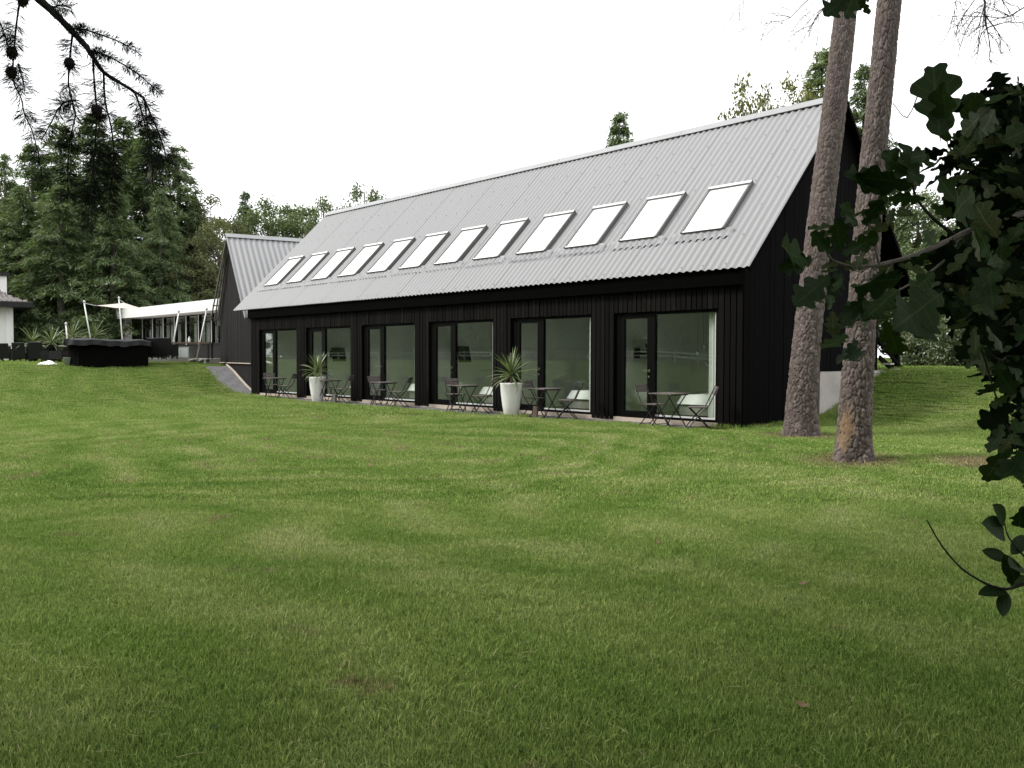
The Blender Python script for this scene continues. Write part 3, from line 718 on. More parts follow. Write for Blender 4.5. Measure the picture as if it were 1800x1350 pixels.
# open batten ladder along the left verge
LT, LBm = (WS+.10, WZ-.22), (8.06, 3.03)
for off in (.10, .25, .42):
    mb = MB(); mb.bar(wing_pt(LT[0], -.10-(off-.10)*.25, LT[1]), wing_pt(LBm[0], -off, LBm[1]), .05, .05, (0, 1, 0)); mb.obj('rail', M['greywood'], wing)
for k in range(6):
    q = .16+.162*k; s = LT[0]+(LBm[0]-LT[0])*q; z = LT[1]+(LBm[1]-LT[1])*q
    mb = MB(); mb.bar(wing_pt(s, -.02, z), wing_pt(s, -.13-.36*q, z), .05, .05); mb.obj('rung', M['greywood'], wing)
# pale edging board between the ramp gravel and the wing wall
eb = MB(); pts = [wing_pt(s, -.12, float(ground(*wing_pt(s, -.12, 0)[:2]))+.05) for s in np.linspace(6.0, .9, 14)]
for a, b in zip(pts[:-1], pts[1:]): eb.bar(a, b, .05, .06)
eb.obj('edging_board', M['plinth'], wing)

# ------------------------------------------------------------------ terrace and flat-roofed pavilion
TZ = 1.27
def atY(px, py, Y):
    d = ray(px, py); t = (Y-CAM[1])/d[1]; return CAM+t*d
pav = empty('flat_roof_pavilion', (-17, 3, TZ), 'long white flat-roofed pavilion with dark framed window band behind the terrace', 'building')
px0 = atY(204, 548, 3.0)[0]; px1 = -8.6; pzt = 4.16; pzb = 3.62
def loc_box(mb, x0, x1, y0, y1, z0, z1, base): return mb.box(x0-base[0], x1-base[0], y0-base[1], y1-base[1], z0-base[2], z1-base[2])
B_ = (-17, 3, TZ)
loc_box(MB(), px0, px1, 3.0, 13, pzb, pzt, B_).obj('roof_fascia', M['whitepaint'], pav)
loc_box(MB(), px0-.05, px0+.45, 3.35, 3.75, TZ-.2, pzb-.002, B_).obj('corner_column', M['white'], pav)
loc_box(MB(), px0+.8, px1, 4.2, 4.4, TZ-.2, TZ+.72, B_).obj('base_wall', M['dark'], pav)
loc_box(MB(), px0+.8, px1, 8.2, 8.4, TZ-.2, pzb-.002, B_).obj('back_wall', M['white'], pav)
loc_box(MB(), px0+.8, px1, 4.4, 8.2, TZ-.2, TZ-.02, B_).obj('floor', M['terrace'], pav)
nwin = 9; wl = (px1-.2-(px0+.85))/nwin
for k in range(nwin):
    x0 = px0+.85+k*wl; x1 = x0+wl
    mb = MB(); loc_box(mb, x0, x0+.16, 4.15, 4.38, TZ+.72, pzb-.004, B_); loc_box(mb, x0+.16, x1, 4.17, 4.36, TZ+.722, TZ+.80, B_)
    loc_box(mb, x0+.16, x1, 4.17, 4.36, pzb-.45, pzb-.37, B_); loc_box(mb, x0+.16, x1, 4.17, 4.36, pzb-.06, pzb-.006, B_)
    wn = mb.obj('window', M['dark'], pav)
    loc_box(MB(), x0+.16, x1-.002, 4.25, 4.27, TZ+.80, pzb-.06, B_).obj('pane', M['glass2'], wn)
    mb = MB(); loc_box(mb, x0+.165, x0+.24, 4.14, 4.16, TZ+.73, pzb-.03, B_); mb.obj('white_mullion', M['whitepaint'], wn)
    if k not in (3, 6):
        V = []; F = []; n = 30
        for j in range(n+1):
            u = j/n; x = x0+.2+(wl-.25)*u-B_[0]; y = 4.6+.05*math.sin(u*34)-B_[1]; V += [(x, y, .03), (x, y, pzb-.02-TZ)]
        for j in range(n): F.append((2*j, 2*j+2, 2*j+3, 2*j+1))
        mobj('curtain', npmesh('curtain', V, F, M['curtain'], True), pav)
# terrace paving, seen edge on
mb = MB(); xs = np.arange(-30, -8.6, 1.2)
for k, x in enumerate(xs):
    mb.box(x, x+1.19, -1.3 if x < -10.5 else 1.6, 3.9, .9, TZ-.004*(k % 2))
o = mb.obj('terrace', M['terrace']); o['kind'] = 'structure'
mb = MB(); rr = random.Random(5)
for k in range(46):
    x = -12.2+k*.085+rr.uniform(0, .03); mb.sphere((x, 1.25+(x+12.2)*.1+rr.uniform(-.25, .1), 1.12+rr.uniform(0, .1)), rr.uniform(.06, .13), 8, .7)
o = tag(mb.obj('border_stones', M['stone']), 'low row of grey border stones between terrace and wing', 'stones'); o['kind'] = 'stuff'

# ------------------------------------------------------------------ house at the left edge, house behind the hedge on the right
def house_frame(px, D, face):
    b = P(px, 640, D); return (b[0], b[1], 0)
hl = P(24, 600, 47.0); hz = float(ground(hl[0], hl[1]))-.1
lh = empty('white_house', (hl[0], hl[1], hz), 'white rendered house with flared grey tiled roof at the left edge', 'house', rz=math.atan2(RT[1], RT[0])+.60)
eh = P(24, 541, 47)[2]-hz
MB().box(-9, 0, 0, 8, 0, eh).obj('wall', M['white'], lh)
MB().box(-.36, -.10, -.03, -.002, .4, eh-.1).obj('corner_pilaster', M['whitepaint'], lh)
mb = MB(); mb.box(-9.8, .92, -.92, 8.9, eh, eh+.27); mb.obj('eaves_fascia', M['dark'], lh)
def flare(q): return .92-3.4*q**.62 if q < 1 else -2.48      # inward run as the roof climbs
rows = 16; V = []; F = []; rise = P(24, 490, 47)[2]-hz-eh-.25
for r in range(rows+1):
    q = r/rows; z = eh+.28+rise*(q**1.25); off = .86-2.2*q**.75
    for lip in (0, 1):
        zz = z+(.0 if lip == 0 else .035); o_ = off+(0 if lip == 0 else .02)
        V += [(-9.8-(off-.86), -o_, zz), (o_, -o_, zz), (o_, 8+o_, zz)]
for r in range(rows*2+1):
    a = r*3; F += [(a, a+1, a+4, a+3), (a+1, a+2, a+5, a+4)]
mobj('roof', npmesh('roof', V, F, M['tile']), lh)
zt = eh+.28+rise
for r in range(3):
    pass
tm = MB(); 
for r in range(rows):
    q = (r+.5)/rows; z = eh+.28+rise*(q**1.25)+.03; off = .86-2.2*q**.75
    for k in range(22):
        x = off-.14-k*.24-(r % 2)*.12
        tm.add([(x-.1, -off-.03, z-.06), (x+.1, -off-.03, z-.06), (x+.1, -off+.12, z+.10), (x-.1, -off+.12, z+.10), (x, -off-.06, z-.05), (x, -off+.09, z+.12)], [(0, 4, 5, 3), (4, 1, 2, 5)])
o = tm.obj('roof_tile', M['tile'], lh); o['kind'] = 'stuff'
c0 = (P(8, 500, 47)-hl)@RT; ch = P(8, 478, 47)[2]-hz
MB().box(c0-.30, c0+.28, .9, 1.5, eh+.5, ch-.18).obj('chimney', M['white'], lh)
MB().box(c0-.46, c0+.44, .75, 1.65, ch-.18, ch).obj('chimney_cap', M['dark'], lh)
MB().box(-9, -.6, 1.2, 7, eh+.3, zt-.02).obj('roof_core', M['tile'], lh)

rb = P(1588, 640, 44); rzg = 1.0
rh = empty('brick_tiled_house', (rb[0], rb[1], rzg), 'pale house with pinkish tiled roof half hidden behind the hedge', 'house', rz=math.atan2(RT[1], RT[0])-.42)
eh2 = P(1600, 572, 44)[2]-rzg; rd2 = P(1600, 500, 44)[2]-rzg
MB().box(-.2, 9, 0, 7, 0, eh2).obj('wall', M['stone'], rh)
MB().box(.08, .62, -.06, -.002, .3, eh2-.35).obj('shutter', M['concrete'], rh)
MB().box(1.6, 2.9, -.05, -.002, .8, eh2-.5).obj('window', M['dark'], rh)
mb = MB(); rws = 20
for r in range(rws):
    q0, q1 = r/rws, (r+1)/rws
    y0, y1 = -.5+4*q0, -.5+4*q1+.03; z0, z1 = eh2+(rd2-eh2)*q0, eh2+(rd2-eh2)*q1
    mb.add([(-.5, y0, z0), (9.4, y0, z0), (9.4, y1, z1+.0), (-.5, y1, z1), (-.5, y0, z0-.05), (9.4, y0, z0-.05)], [(0, 1, 2, 3), (4, 5, 1, 0)])
mb.add([(-.5, 3.5, rd2), (9.4, 3.5, rd2), (9.4, 7.5, eh2), (-.5, 7.5, eh2)], [(0, 1, 2, 3)])
mb.obj('roof', M['redtile'], rh)
mb = MB(); mb.box(-.5, 9.4, -.56, -.50, eh2-.16, eh2-.02); mb.obj('gutter', M['alu'], rh)
cx = (P(1737, 470, 44)-rb)@RT; cz = P(1737, 443, 44)[2]-rzg
MB().box(cx-.35, cx+.35, 2.6, 3.2, rd2-1.2, cz-.3).obj('chimney', M['white'], rh)
mb = MB(); mb.box(cx-.62, cx+.62, 2.4, 3.4, cz-.3, cz); mb.box(cx-.2, cx+.2, 2.7, 3.1, cz+.001, cz+.3); mb.obj('chimney_cap', M['white'], rh)
#MARK_OBJECTS
# ------------------------------------------------------------------ covered tub and terrace furniture
def rotRT(): return math.atan2(RT[1], RT[0])
tb = G(192, 641, 20, 60)
D_ = (tb-CAM)@FW
tub = empty('covered_hot_tub', tuple(tb), 'large black panelled hot tub under a sagging black tarpaulin cover', 'hot tub', rz=rotRT()+.40)
wpx = D_/FPX
hw, hd_, hh = 67*wpx, 1.25, 40*wpx
mb = MB(); oc = [(-hw+.12, -.25), (-hw+.55, -.75), (hw-.1, -.95), (hw-.1, 1.2), (-hw+.5, 1.5), (-hw+.12, 1.2)]
nb = len(oc)
mb.add([(x, y, -.3) for x, y in oc]+[(x, y, hh-.02) for x, y in oc], [tuple(range(nb-1, -1, -1)), tuple(range(nb, 2*nb))]+[(k, (k+1) % nb, nb+(k+1) % nb, nb+k) for k in range(nb)])
mb.obj('shell', M['tubwood'], tub)
def plank_run(a, b, n, h, mat, parent, name='panel_plank', t=.02):
    for k in range(n):
        p = Vector(a).lerp(Vector(b), (k+.5)/n); d = (Vector(b)-Vector(a)); L = d.length/n
        o = MB().box(-L/2+.006, L/2-.006, -t, -.002, -.05, h).obj(name, mat, parent); o.location = (p.x, p.y, 0); o.rotation_euler = (0, 0, math.atan2(d.y, d.x))
plank_run((oc[1][0], oc[1][1]), (oc[2][0], oc[2][1]), 14, hh-.05, M['tubwood'], tub)
plank_run((oc[0][0], oc[0][1]), (oc[1][0], oc[1][1]), 3, hh-.05, M['tubwood'], tub)
# cover: sagging sheet with a fluttering skirt
V = []; F = []; nu, nv = 60, 30; rg = np.random.default_rng(4)
def cov(u, v):
    x = -hw-.03+(2*hw+.06)*u; y = -1.0+2.6*v
    if u < .12: y = max(y, -1.0+(.12-u)/.12*.55)
    z = hh+.10+.03*math.sin(5*u+1.2)*math.sin(4*v+.4)+.012*math.sin(23*u+9*v)+.02*math.sin(11*u*u+3*v)
    z -= .06*(1-min(1, min(u, 1-u, v, 1-v)/.10))
    return x, y, z
for a in range(nu+1):
    for c in range(nv+1): V.append(cov(a/nu, c/nv))
for a in range(nu):
    for c in range(nv): k = a*(nv+1)+c; F.append((k, k+nv+1, k+nv+2, k+1))
per = [(a/nu, 0) for a in range(nu+1)]+[(1, c/nv) for c in range(1, nv+1)]+[((nu-a)/nu, 1) for a in range(1, nu+1)]+[(0, (nv-c)/nv) for c in range(1, nv)]
b0 = len(V)
for j in range(4):
    for k, (u, v) in enumerate(per):
        x, y, z = cov(u, v); q = j/3
        V.append((x+.03*math.sin(k*.9)*q, y-.035*q+.03*math.sin(k*.7+1)*q, z-.22*q-.018*math.sin(k*.31+math.sin(k*.17)*3)*q))
np_ = len(per)
for j in range(3):
    for k in range(np_): F.append((b0+j*np_+k, b0+(j+1)*np_+k, b0+(j+1)*np_+(k+1) % np_, b0+j*np_+(k+1) % np_))
mobj('cover', npmesh('cover', V, F, M['tarp'], True), tub)

def wicker_chair(px, py, label, rz, D=None):
    p = G(px, py, 20, 60) if D is None else P(px, py, D)
    z = float(ground(p[0], p[1])) if D is None else p[2]
    c = empty('wicker_armchair', (p[0], p[1], z), label, 'armchair', 'black wicker armchairs on the terrace', rz)
    MB().box(-.30, .30, -.30, .28, .22, .44).obj('seat', M['wicker'], c)
    mb = MB(); mb.add([(-.31, -.30, .15), (.31, -.30, .15), (.31, -.24, .15), (-.31, -.24, .15), (-.30, -.42, .90), (.30, -.42, .90), (.30, -.36, .92), (-.30, -.36, .92)],
                      [(3, 2, 1, 0), (4, 5, 6, 7), (0, 1, 5, 4), (1, 2, 6, 5), (2, 3, 7, 6), (3, 0, 4, 7)]); mb.obj('backrest', M['wicker'], c)
    for s in (-1, 1):
        MB().box(s*.335-.03, s*.335+.03, -.24, .27, .10, .64).obj('armrest', M['wicker'], c)
        for y in (-.25, .25): MB().box(s*.30-.025, s*.30+.025, y-.025, y+.025, 0, .21).obj('leg', M['iron'], c)
    return c
r0 = rotRT()
wicker_chair(11, 636, 'black wicker armchair cut by the left edge of the picture', r0+.05)
wicker_chair(41, 636.2, 'black wicker armchair, second from the left picture edge', r0-.06)
wicker_chair(69, 636.4, 'black wicker armchair next to the spiky planters', r0+.1)
wicker_chair(276, 631.5, 'black wicker armchair just right of the covered tub', r0+.05, 36.5)
wicker_chair(295, 631.0, 'black wicker armchair between the covered tub and the grey box', r0-.05, 36.5)
def low_seat(px, py, label, rz):
    p = G(px, py, 20, 60); c = empty('wicker_stool', tuple(p), label, 'stool', 'low wicker stools', rz)
    MB().box(-.3, .3, -.3, .3, .16, .44).obj('seat', M['wicker'], c); MB().box(-.28, .28, -.28, .28, .441, .52).obj('cushion', M['dark'], c)
    for sx in (-1, 1):
        for sy in (-1, 1): MB().box(sx*.25-.025, sx*.25+.025, sy*.25-.025, sy*.25+.025, 0, .159).obj('leg', M['iron'], c)
low_seat(88, 637.6, 'low dark wicker stool behind the pale folded cloth', r0+.2)
low_seat(106, 637.8, 'low dark wicker stool beside the grey zinc pot', r0-.2)
# terrace tables, cloth, pots
p = G(40, 634, 20, 60)+FW*1.5; p[2] = float(ground(p[0], p[1]))
t = empty('dining_table', tuple(p), 'pale topped dining table behind the three wicker armchairs', 'table', rz=r0)
MB().box(-1.5, 1.5, -.45, .45, .72, .77).obj('tabletop', M['terrace'], t)
for sx in (-1, 1):
    for sy in (-1, 1): MB().box(sx*1.35-.04, sx*1.35+.04, sy*.36-.04, sy*.36+.04, 0, .719).obj('leg', M['iron'], t)
p = P(333, 624, 37.5); p[2] = TZ
t = empty('side_table', tuple(p), 'long dark table right of the armchairs in front of the pavilion', 'table', rz=r0)
MB().box(-.75, 1.0, -.3, .3, .66, .72).obj('tabletop', M['wood'], t)
for sx in (-.68, .93):
    for sy in (-.24, .24): MB().box(sx-.03, sx+.03, sy-.03, sy+.03, 0, .659).obj('leg', M['iron'], t)
t2 = empty('storage_box', tuple(p+RT*(-.25)-np.array([0, 0, 0])), 'pale grey box under the dark table by the pavilion', 'box', rz=r0)
MB().box(-.33, .33, -.25, .25, 0, .52).obj('body', M['zinc'], t2); MB().box(-.30, -.08, -.27, -.252, .05, .47).obj('door', M['whitepaint'], t2); MB().box(-.05, .28, -.27, -.252, .05, .47).obj('door', M['alu'], t2)
b = empty('white_bottle', tuple(p+np.array([0, 0, .722])), 'small white bottle on the dark table by the pavilion', 'bottle')
mb = MB(); mb.lathe([(.05, 0), (.055, .02), (.055, .15), (.02, .2), (.02, .25)], 12); mb.obj('body', M['whitepaint'], b, True)
p = G(124, 642, 20, 60); k = ((p-CAM)@FW)/FPX
zp = empty('zinc_tub_pot', tuple(p), 'tapered grey zinc pot standing in front of the covered tub', 'pot')
mb = MB(); mb.lathe([(8.5*k, -.03), (11.5*k, 13*k), (12*k, 13.2*k), (12*k, 13.6*k), (10.8*k, 13.6*k), (9*k, 6*k)], 22); mb.obj('body', M['zinc'], zp, True)
mb = MB(); mb.lathe([(9*k, 10*k), (9.8*k, 11*k)], 16); mb.obj('soil', M['wood'], zp)
p = G(85, 641, 20, 60)
V = []; F = []; n = 16
for a in range(n+1):
    for c in range(n+1):
        u, v = a/n-.5, c/n-.5; z = .17*max(0, 1-2.1*max(abs(u), abs(v)))**.8+.015*math.sin(9*u+5*v); V.append((u*.68, v*.5, z+.01))
for a in range(n):
    for c in range(n): q = a*(n+1)+c; F.append((q, q+n+1, q+n+2, q+1))
o = mobj('folded_cloth', npmesh('folded_cloth', V, F, M['linen'], True), None, tuple(p), (0, 0, r0)); tag(o, 'white cloth heaped on the grass left of the zinc pot', 'cloth')

# ------------------------------------------------------------------ shade sail and its masts
def mast(a, b, label):
    a, b = Vector(a), Vector(b)
    o = empty('sail_mast', tuple(a), label, 'mast', 'white masts of the shade sail')
    MB().tube([(0, 0, -.1), tuple(b-a)], [.033, .027], 10).obj('pole', M['whitepaint'], o, True)
    mb = MB(); d = (b-a).normalized()*.0; mb.lathe([(.02, 0), (.05, .03), (.05, .1), (.02, .14)], 10, tuple(b-a)); mb.obj('cap', M['alu'], o, True)
    return np.array(b)
A_ = mast(P(160, 598, 38.5), P(148, 533, 38.5), 'thin white leaning mast at the left end of the sail')
B2 = mast(P(216, 606, 44.0), P(209, 526, 44.0), 'upright thin mast behind the covered tub by the pavilion corner')
C_ = mast(P(300, 625, 38.5), P(314, 550, 38.5), 'white leaning mast beside the wicker armchairs')
D2 = mast(P(345, 630, 37.5), P(363, 546, 37.5), 'white leaning mast nearest the wing in front of the pavilion')
mast(P(119, 604, 36.5), P(116, 572, 36.5), 'short thin pale stake leaning behind the tub cover')
sail = empty('shade_sail', tuple(A_), 'beige shade sail stretched between the masts over the terrace', 'shade sail')
def bez(p, q, r, u): return p*(1-u)**2+2*q*u*(1-u)+r*u*u
V = []; F = []; n = 18
pk = P(222, 533, 42.0)
cA, cB, cC, cD = P(168, 537, 39.5), P(218, 532, 44), P(268, 547, 40), P(200, 541, 38.2)
for a in range(n+1):
    for c in range(n+1):
        u, v = a/n, c/n
        q = (cA*(1-u)*(1-v)+cB*u*(1-v)+cC*u*v+cD*(1-u)*v)
        ctr = (cA+cB+cC+cD)/4; pull = .35*4*(u*(1-u)*(1 if v in (0, 1) else .0)+v*(1-v)*(1 if u in (0, 1) else 0))*.25
        q = q*(1-pull)+ctr*pull; q = q+np.array([0, 0, .05*math.sin(PI*u)*math.sin(PI*v)]); V.append(tuple(q-A_))
for a in range(n):
    for c in range(n): q = a*(n+1)+c; F.append((q, q+n+1, q+n+2, q+1))
mobj('cloth', npmesh('cloth', V, F, M['sail'], True), sail)
for s, e in ((A_, cA), (B2, cB), (C_, cC)):
    MB().tube([tuple(s-A_), tuple(e-A_)], .012, 5).obj('rope', M['whitepaint'], sail)

# ------------------------------------------------------------------ bistro sets in front of the rooms
GZ = -.092
def bistro_table():
    t = empty('bistro_table', (0, 0, 0), 'x', 'table', 'folding bistro tables in front of the rooms')
    top = MB()
    for k in range(7): top.box(-.30, .30, -.30+k*.0865, -.30+k*.0865+.079, .690, .710)
    top.obj('tabletop', M['furn'], t)
    mb = MB(); mb.box(-.27, -.25, -.28, .28, .668, .689); mb.box(.25, .27, -.28, .28, .668, .689); mb.obj('frame', M['iron'], t)
    for y in (-.24, .24):
        for s in (-1, 1):
            MB().bar((s*.25, y+.02*s, 0), (-s*.25, y+.02*s, .668), .018, .018).obj('leg', M['iron'], t)
    return t
def folding_chair():
    c = empty('folding_chair', (0, 0, 0), 'x', 'chair', 'folding bistro chairs in front of the rooms')
    mb = MB()
    for k in range(5): mb.box(-.20, .20, -.19+k*.078, -.19+k*.078+.07, .445, .462)
    mb.obj('seat', M['furn'], c)
    mb = MB()
    for k in range(2): mb.add([(-.205, -.325-.03*k, .70+.085*k), (.205, -.325-.03*k, .70+.085*k), (.205, -.305-.03*k, .70+.085*k), (-.205, -.305-.03*k, .70+.085*k),
                              (-.205, -.352-.03*k, .775+.085*k), (.205, -.352-.03*k, .775+.085*k), (.205, -.332-.03*k, .775+.085*k), (-.205, -.332-.03*k, .775+.085*k)],
                             [(3, 2, 1, 0), (4, 5, 6, 7), (0, 1, 5, 4), (1, 2, 6, 5), (2, 3, 7, 6), (3, 0, 4, 7)])
    mb.obj('backrest', M['furn'], c)
    for s in (-1, 1):
        mb = MB(); mb.tube([(s*.19, .24, 0), (s*.19, .0, .30), (s*.19, -.20, .50), (s*.19, -.37, .87)], .0115, 6); mb.obj('leg', M['iron'], c)
        mb = MB(); mb.tube([(s*.17, -.26, 0), (s*.17, .17, .445)], .0115, 6); mb.obj('leg', M['iron'], c)
    mb = MB(); mb.bar((-.19, .20, .05), (.19, .20, .05), .014, .014); mb.bar((-.17, -.22, .04), (.17, -.22, .04), .014, .014); mb.obj('stretcher', M['iron'], c)
    return c
bt0, fc0 = bistro_table(), folding_chair(); used = [0, 0]
def place(kind, x, y, rz, label):
    src = (bt0, fc0)[kind]
    o = src if not used[kind] else dup(src)
    used[kind] = 1; o.location = (x, y, GZ); o.rotation_euler = (0, 0, rz); o['label'] = label
    return o
WH = ['at the leftmost room', 'behind the left white pot', 'at the third room from left', 'at the fourth room from left', 'beside the right white pot', 'at the rightmost room']
TBX = [2.45, 5.95, 8.95, 12.50, 15.45, 18.98]
rj = random.Random(11)
for i in range(6):
    x = TBX[i]; y = -.72
    place(0, x, y, rj.uniform(-.06, .06), 'small slatted folding table '+WH[i])
    place(1, x-.52, y+.20, -1.75+rj.uniform(-.15, .15), 'slatted folding chair at the left of the table '+WH[i])
    place(1, x+.68, y+.02, 2.15+rj.uniform(-.15, .15), 'slatted folding chair at the right of the table '+WH[i])

# ------------------------------------------------------------------ white pots, spiky plants
def sword_leaf_mesh(L, w, droop, seed):
    rg = random.Random(seed); n = 9; V = []; F = []; ang = 0
    x = z = 0; a = 0
    for k in range(n+1):
        q = k/n; ww = w*(0.55+.9*q if q < .35 else .865)*(1-max(0, (q-.45)/.55)**1.6)+.0012
        V += [(x, -ww/2, z+ww*.16), (x, 0, z), (x, ww/2, z+ww*.16)]
        x += L/n*math.cos(a); z += L/n*math.sin(a); a -= droop*(q**1.3)*2.2/n
    for k in range(n):
        for j in range(2): b = k*3+j; F.append((b, b+3, b+4, b+1))
    return npmesh('leaf', V, F, M['sword'], True)
LM = [sword_leaf_mesh(1.0, .050, d, k) for k, d in enumerate((.15, .45, .9, 1.5))]
def spiky_plant(loc, h0, n, L, label, group, seed, stuff=False):
    pl = empty('spiky_plant', loc, label, 'plant', group); rg = random.Random(seed)
    MB().tube([(0, 0, -.05), (.01, 0, h0*.5), (0, .01, h0+.06)], [.035, .032, .025], 8).obj('stem', M['wood'], pl)
    for k in range(n):
        q = k/n
        el = math.radians(78-108*q**1.05+rg.uniform(-9, 9)); az = k*2.39996+rg.uniform(-.3, .3)
        me = LM[min(3, int(rg.uniform(0, 1.2)+q*3.0))]
        o = mobj('leaf', me, pl, (0, 0, h0+.07*(1-q)), None, None)
        R = Matrix.Rotation(az, 4, 'Z') @ Matrix.Rotation(-el, 4, 'Y') @ Matrix.Rotation(rg.uniform(-.5, .5), 4, 'X')
        l = L*rg.uniform(.75, 1.08)*(1 if q > .12 else .75)
        o.matrix_local = Matrix.Translation((0, 0, h0+.09*(1-q))) @ R @ Matrix.Diagonal((l, l*1.0, l, 1))
    return pl
def white_pot(x, y, s, label):
    p = empty('tall_white_pot', (x, y, GZ-.01), label, 'pot', 'tall white pots in front of the barn')
    mb = MB(); mb.lathe([(.155*s, 0), (.165*s, .012), (.215*s, .30*s), (.248*s, .55*s), (.268*s, .80*s), (.272*s, .822*s), (.262*s, .83*s), (.250*s, .822*s), (.235*s, .74*s)], 48)
    o = mb.obj('body', M['pot'], p, True)
    mb = MB(); mb.lathe([(.2*s, .73*s), (.243*s, .76*s), (.02, .775*s)], 24); mb.obj('soil', M['wood'], p)
    return p
PX = [(5.66, -.95), (14.62, -1.02)]
white_pot(*PX[0], .98, 'tall tapered white pot standing left, by the second room'); white_pot(*PX[1], 1.0, 'tall tapered white pot standing right, by the fifth room')
spiky_plant((PX[0][0], PX[0][1], GZ+.74), .22, 78, .70, 'spiky green plant with drooping blades in the left white pot', 'spiky plants in the white pots', 3)
spiky_plant((PX[1][0], PX[1][1], GZ+.75), .24, 84, .74, 'spiky green plant with drooping blades in the right white pot', 'spiky plants in the white pots', 8)
for k, (px, py, D, lb) in enumerate(((58, 602, 40, 'leftmost spiky terrace plant behind the wicker armchairs'), (91, 602, 39, 'second spiky terrace plant, left of the tub cover'), (127, 592, 40, 'spiky terrace plant rising behind the left end of the tub cover'), (166, 591, 40, 'spiky terrace plant rising behind the middle of the tub cover'))):
    b = P(px, py, D); zg = float(ground(b[0], b[1]))
    pt = empty('planter', (b[0], b[1], zg), 'dark planter under the '+lb, 'planter', 'dark planters on the terrace')
    mb = MB(); hh_ = max(.3, b[2]-zg-.12); mb.lathe([(.2, 0), (.27, hh_), (.25, hh_), (.24, hh_-.06)], 18); mb.obj('body', M['tubwood'], pt, True)
    spiky_plant((b[0], b[1], zg+hh_-.05), .16, 44, .95, lb, 'spiky plants on the terrace', 20+k)
for (px, lb, wd, mt_) in ((941, 'short brown wooden stake beside the right white pot', .10, M['wood']), (588, 'short grey wooden stake beside the left white pot', .10, M['greywood'])):
    q = P(px, 700, 10); d = ray(px, 700); tt = (-.95-CAM[1])/d[1]; q = CAM+tt*d
    o = MB().box(-wd/2, wd/2, -wd/2, wd/2, -.02, .29).obj('garden_stake', mt_); o.location = (q[0], -.95, GZ); o.rotation_euler = (0, .03, .4); tag(o, lb, 'stake', 'short garden stakes')

# ------------------------------------------------------------------ the two big pine trunks
def bark_mat(name, peel):
    mt, t, o = nmat(name); b = N(t, 'ShaderNodeBsdfPrincipled'); t.links.new(b.outputs[0], o.inputs[0])
    at = N(t, 'ShaderNodeAttribute', attribute_name='plate'); pos = N(t, 'ShaderNodeNewGeometry').outputs['Position']
    c = ramp(t, math_(t, 'ADD', math_(t, 'MULTIPLY', at.outputs['Fac'], .6), math_(t, 'MULTIPLY', noise(t, 14, pos, 5, .7), .5)), [(.2, (.066, .050, .045)), (.55, (.122, .098, .090)), (.9, (.205, .172, .160))])
    if peel:
        a2 = N(t, 'ShaderNodeAttribute', attribute_name='peel')
        c = mixc(t, a2.outputs['Fac'], c, mixc(t, noise(t, 22, pos, 4, .7), (.10, .062, .042), (.30, .205, .120)))
    t.links.new(c, b.inputs['Base Color']); b.inputs['Roughness'].default_value = .9; b.inputs['Specular IOR Level'].default_value = .15
    bn = N(t, 'ShaderNodeBump'); bn.inputs['Strength'].default_value = .6; bn.inputs['Distance'].default_value = .01
    t.links.new(noise(t, 45, pos, 4, .7), bn.inputs['Height']); t.links.new(bn.outputs[0], b.inputs['Normal'])
    return mt
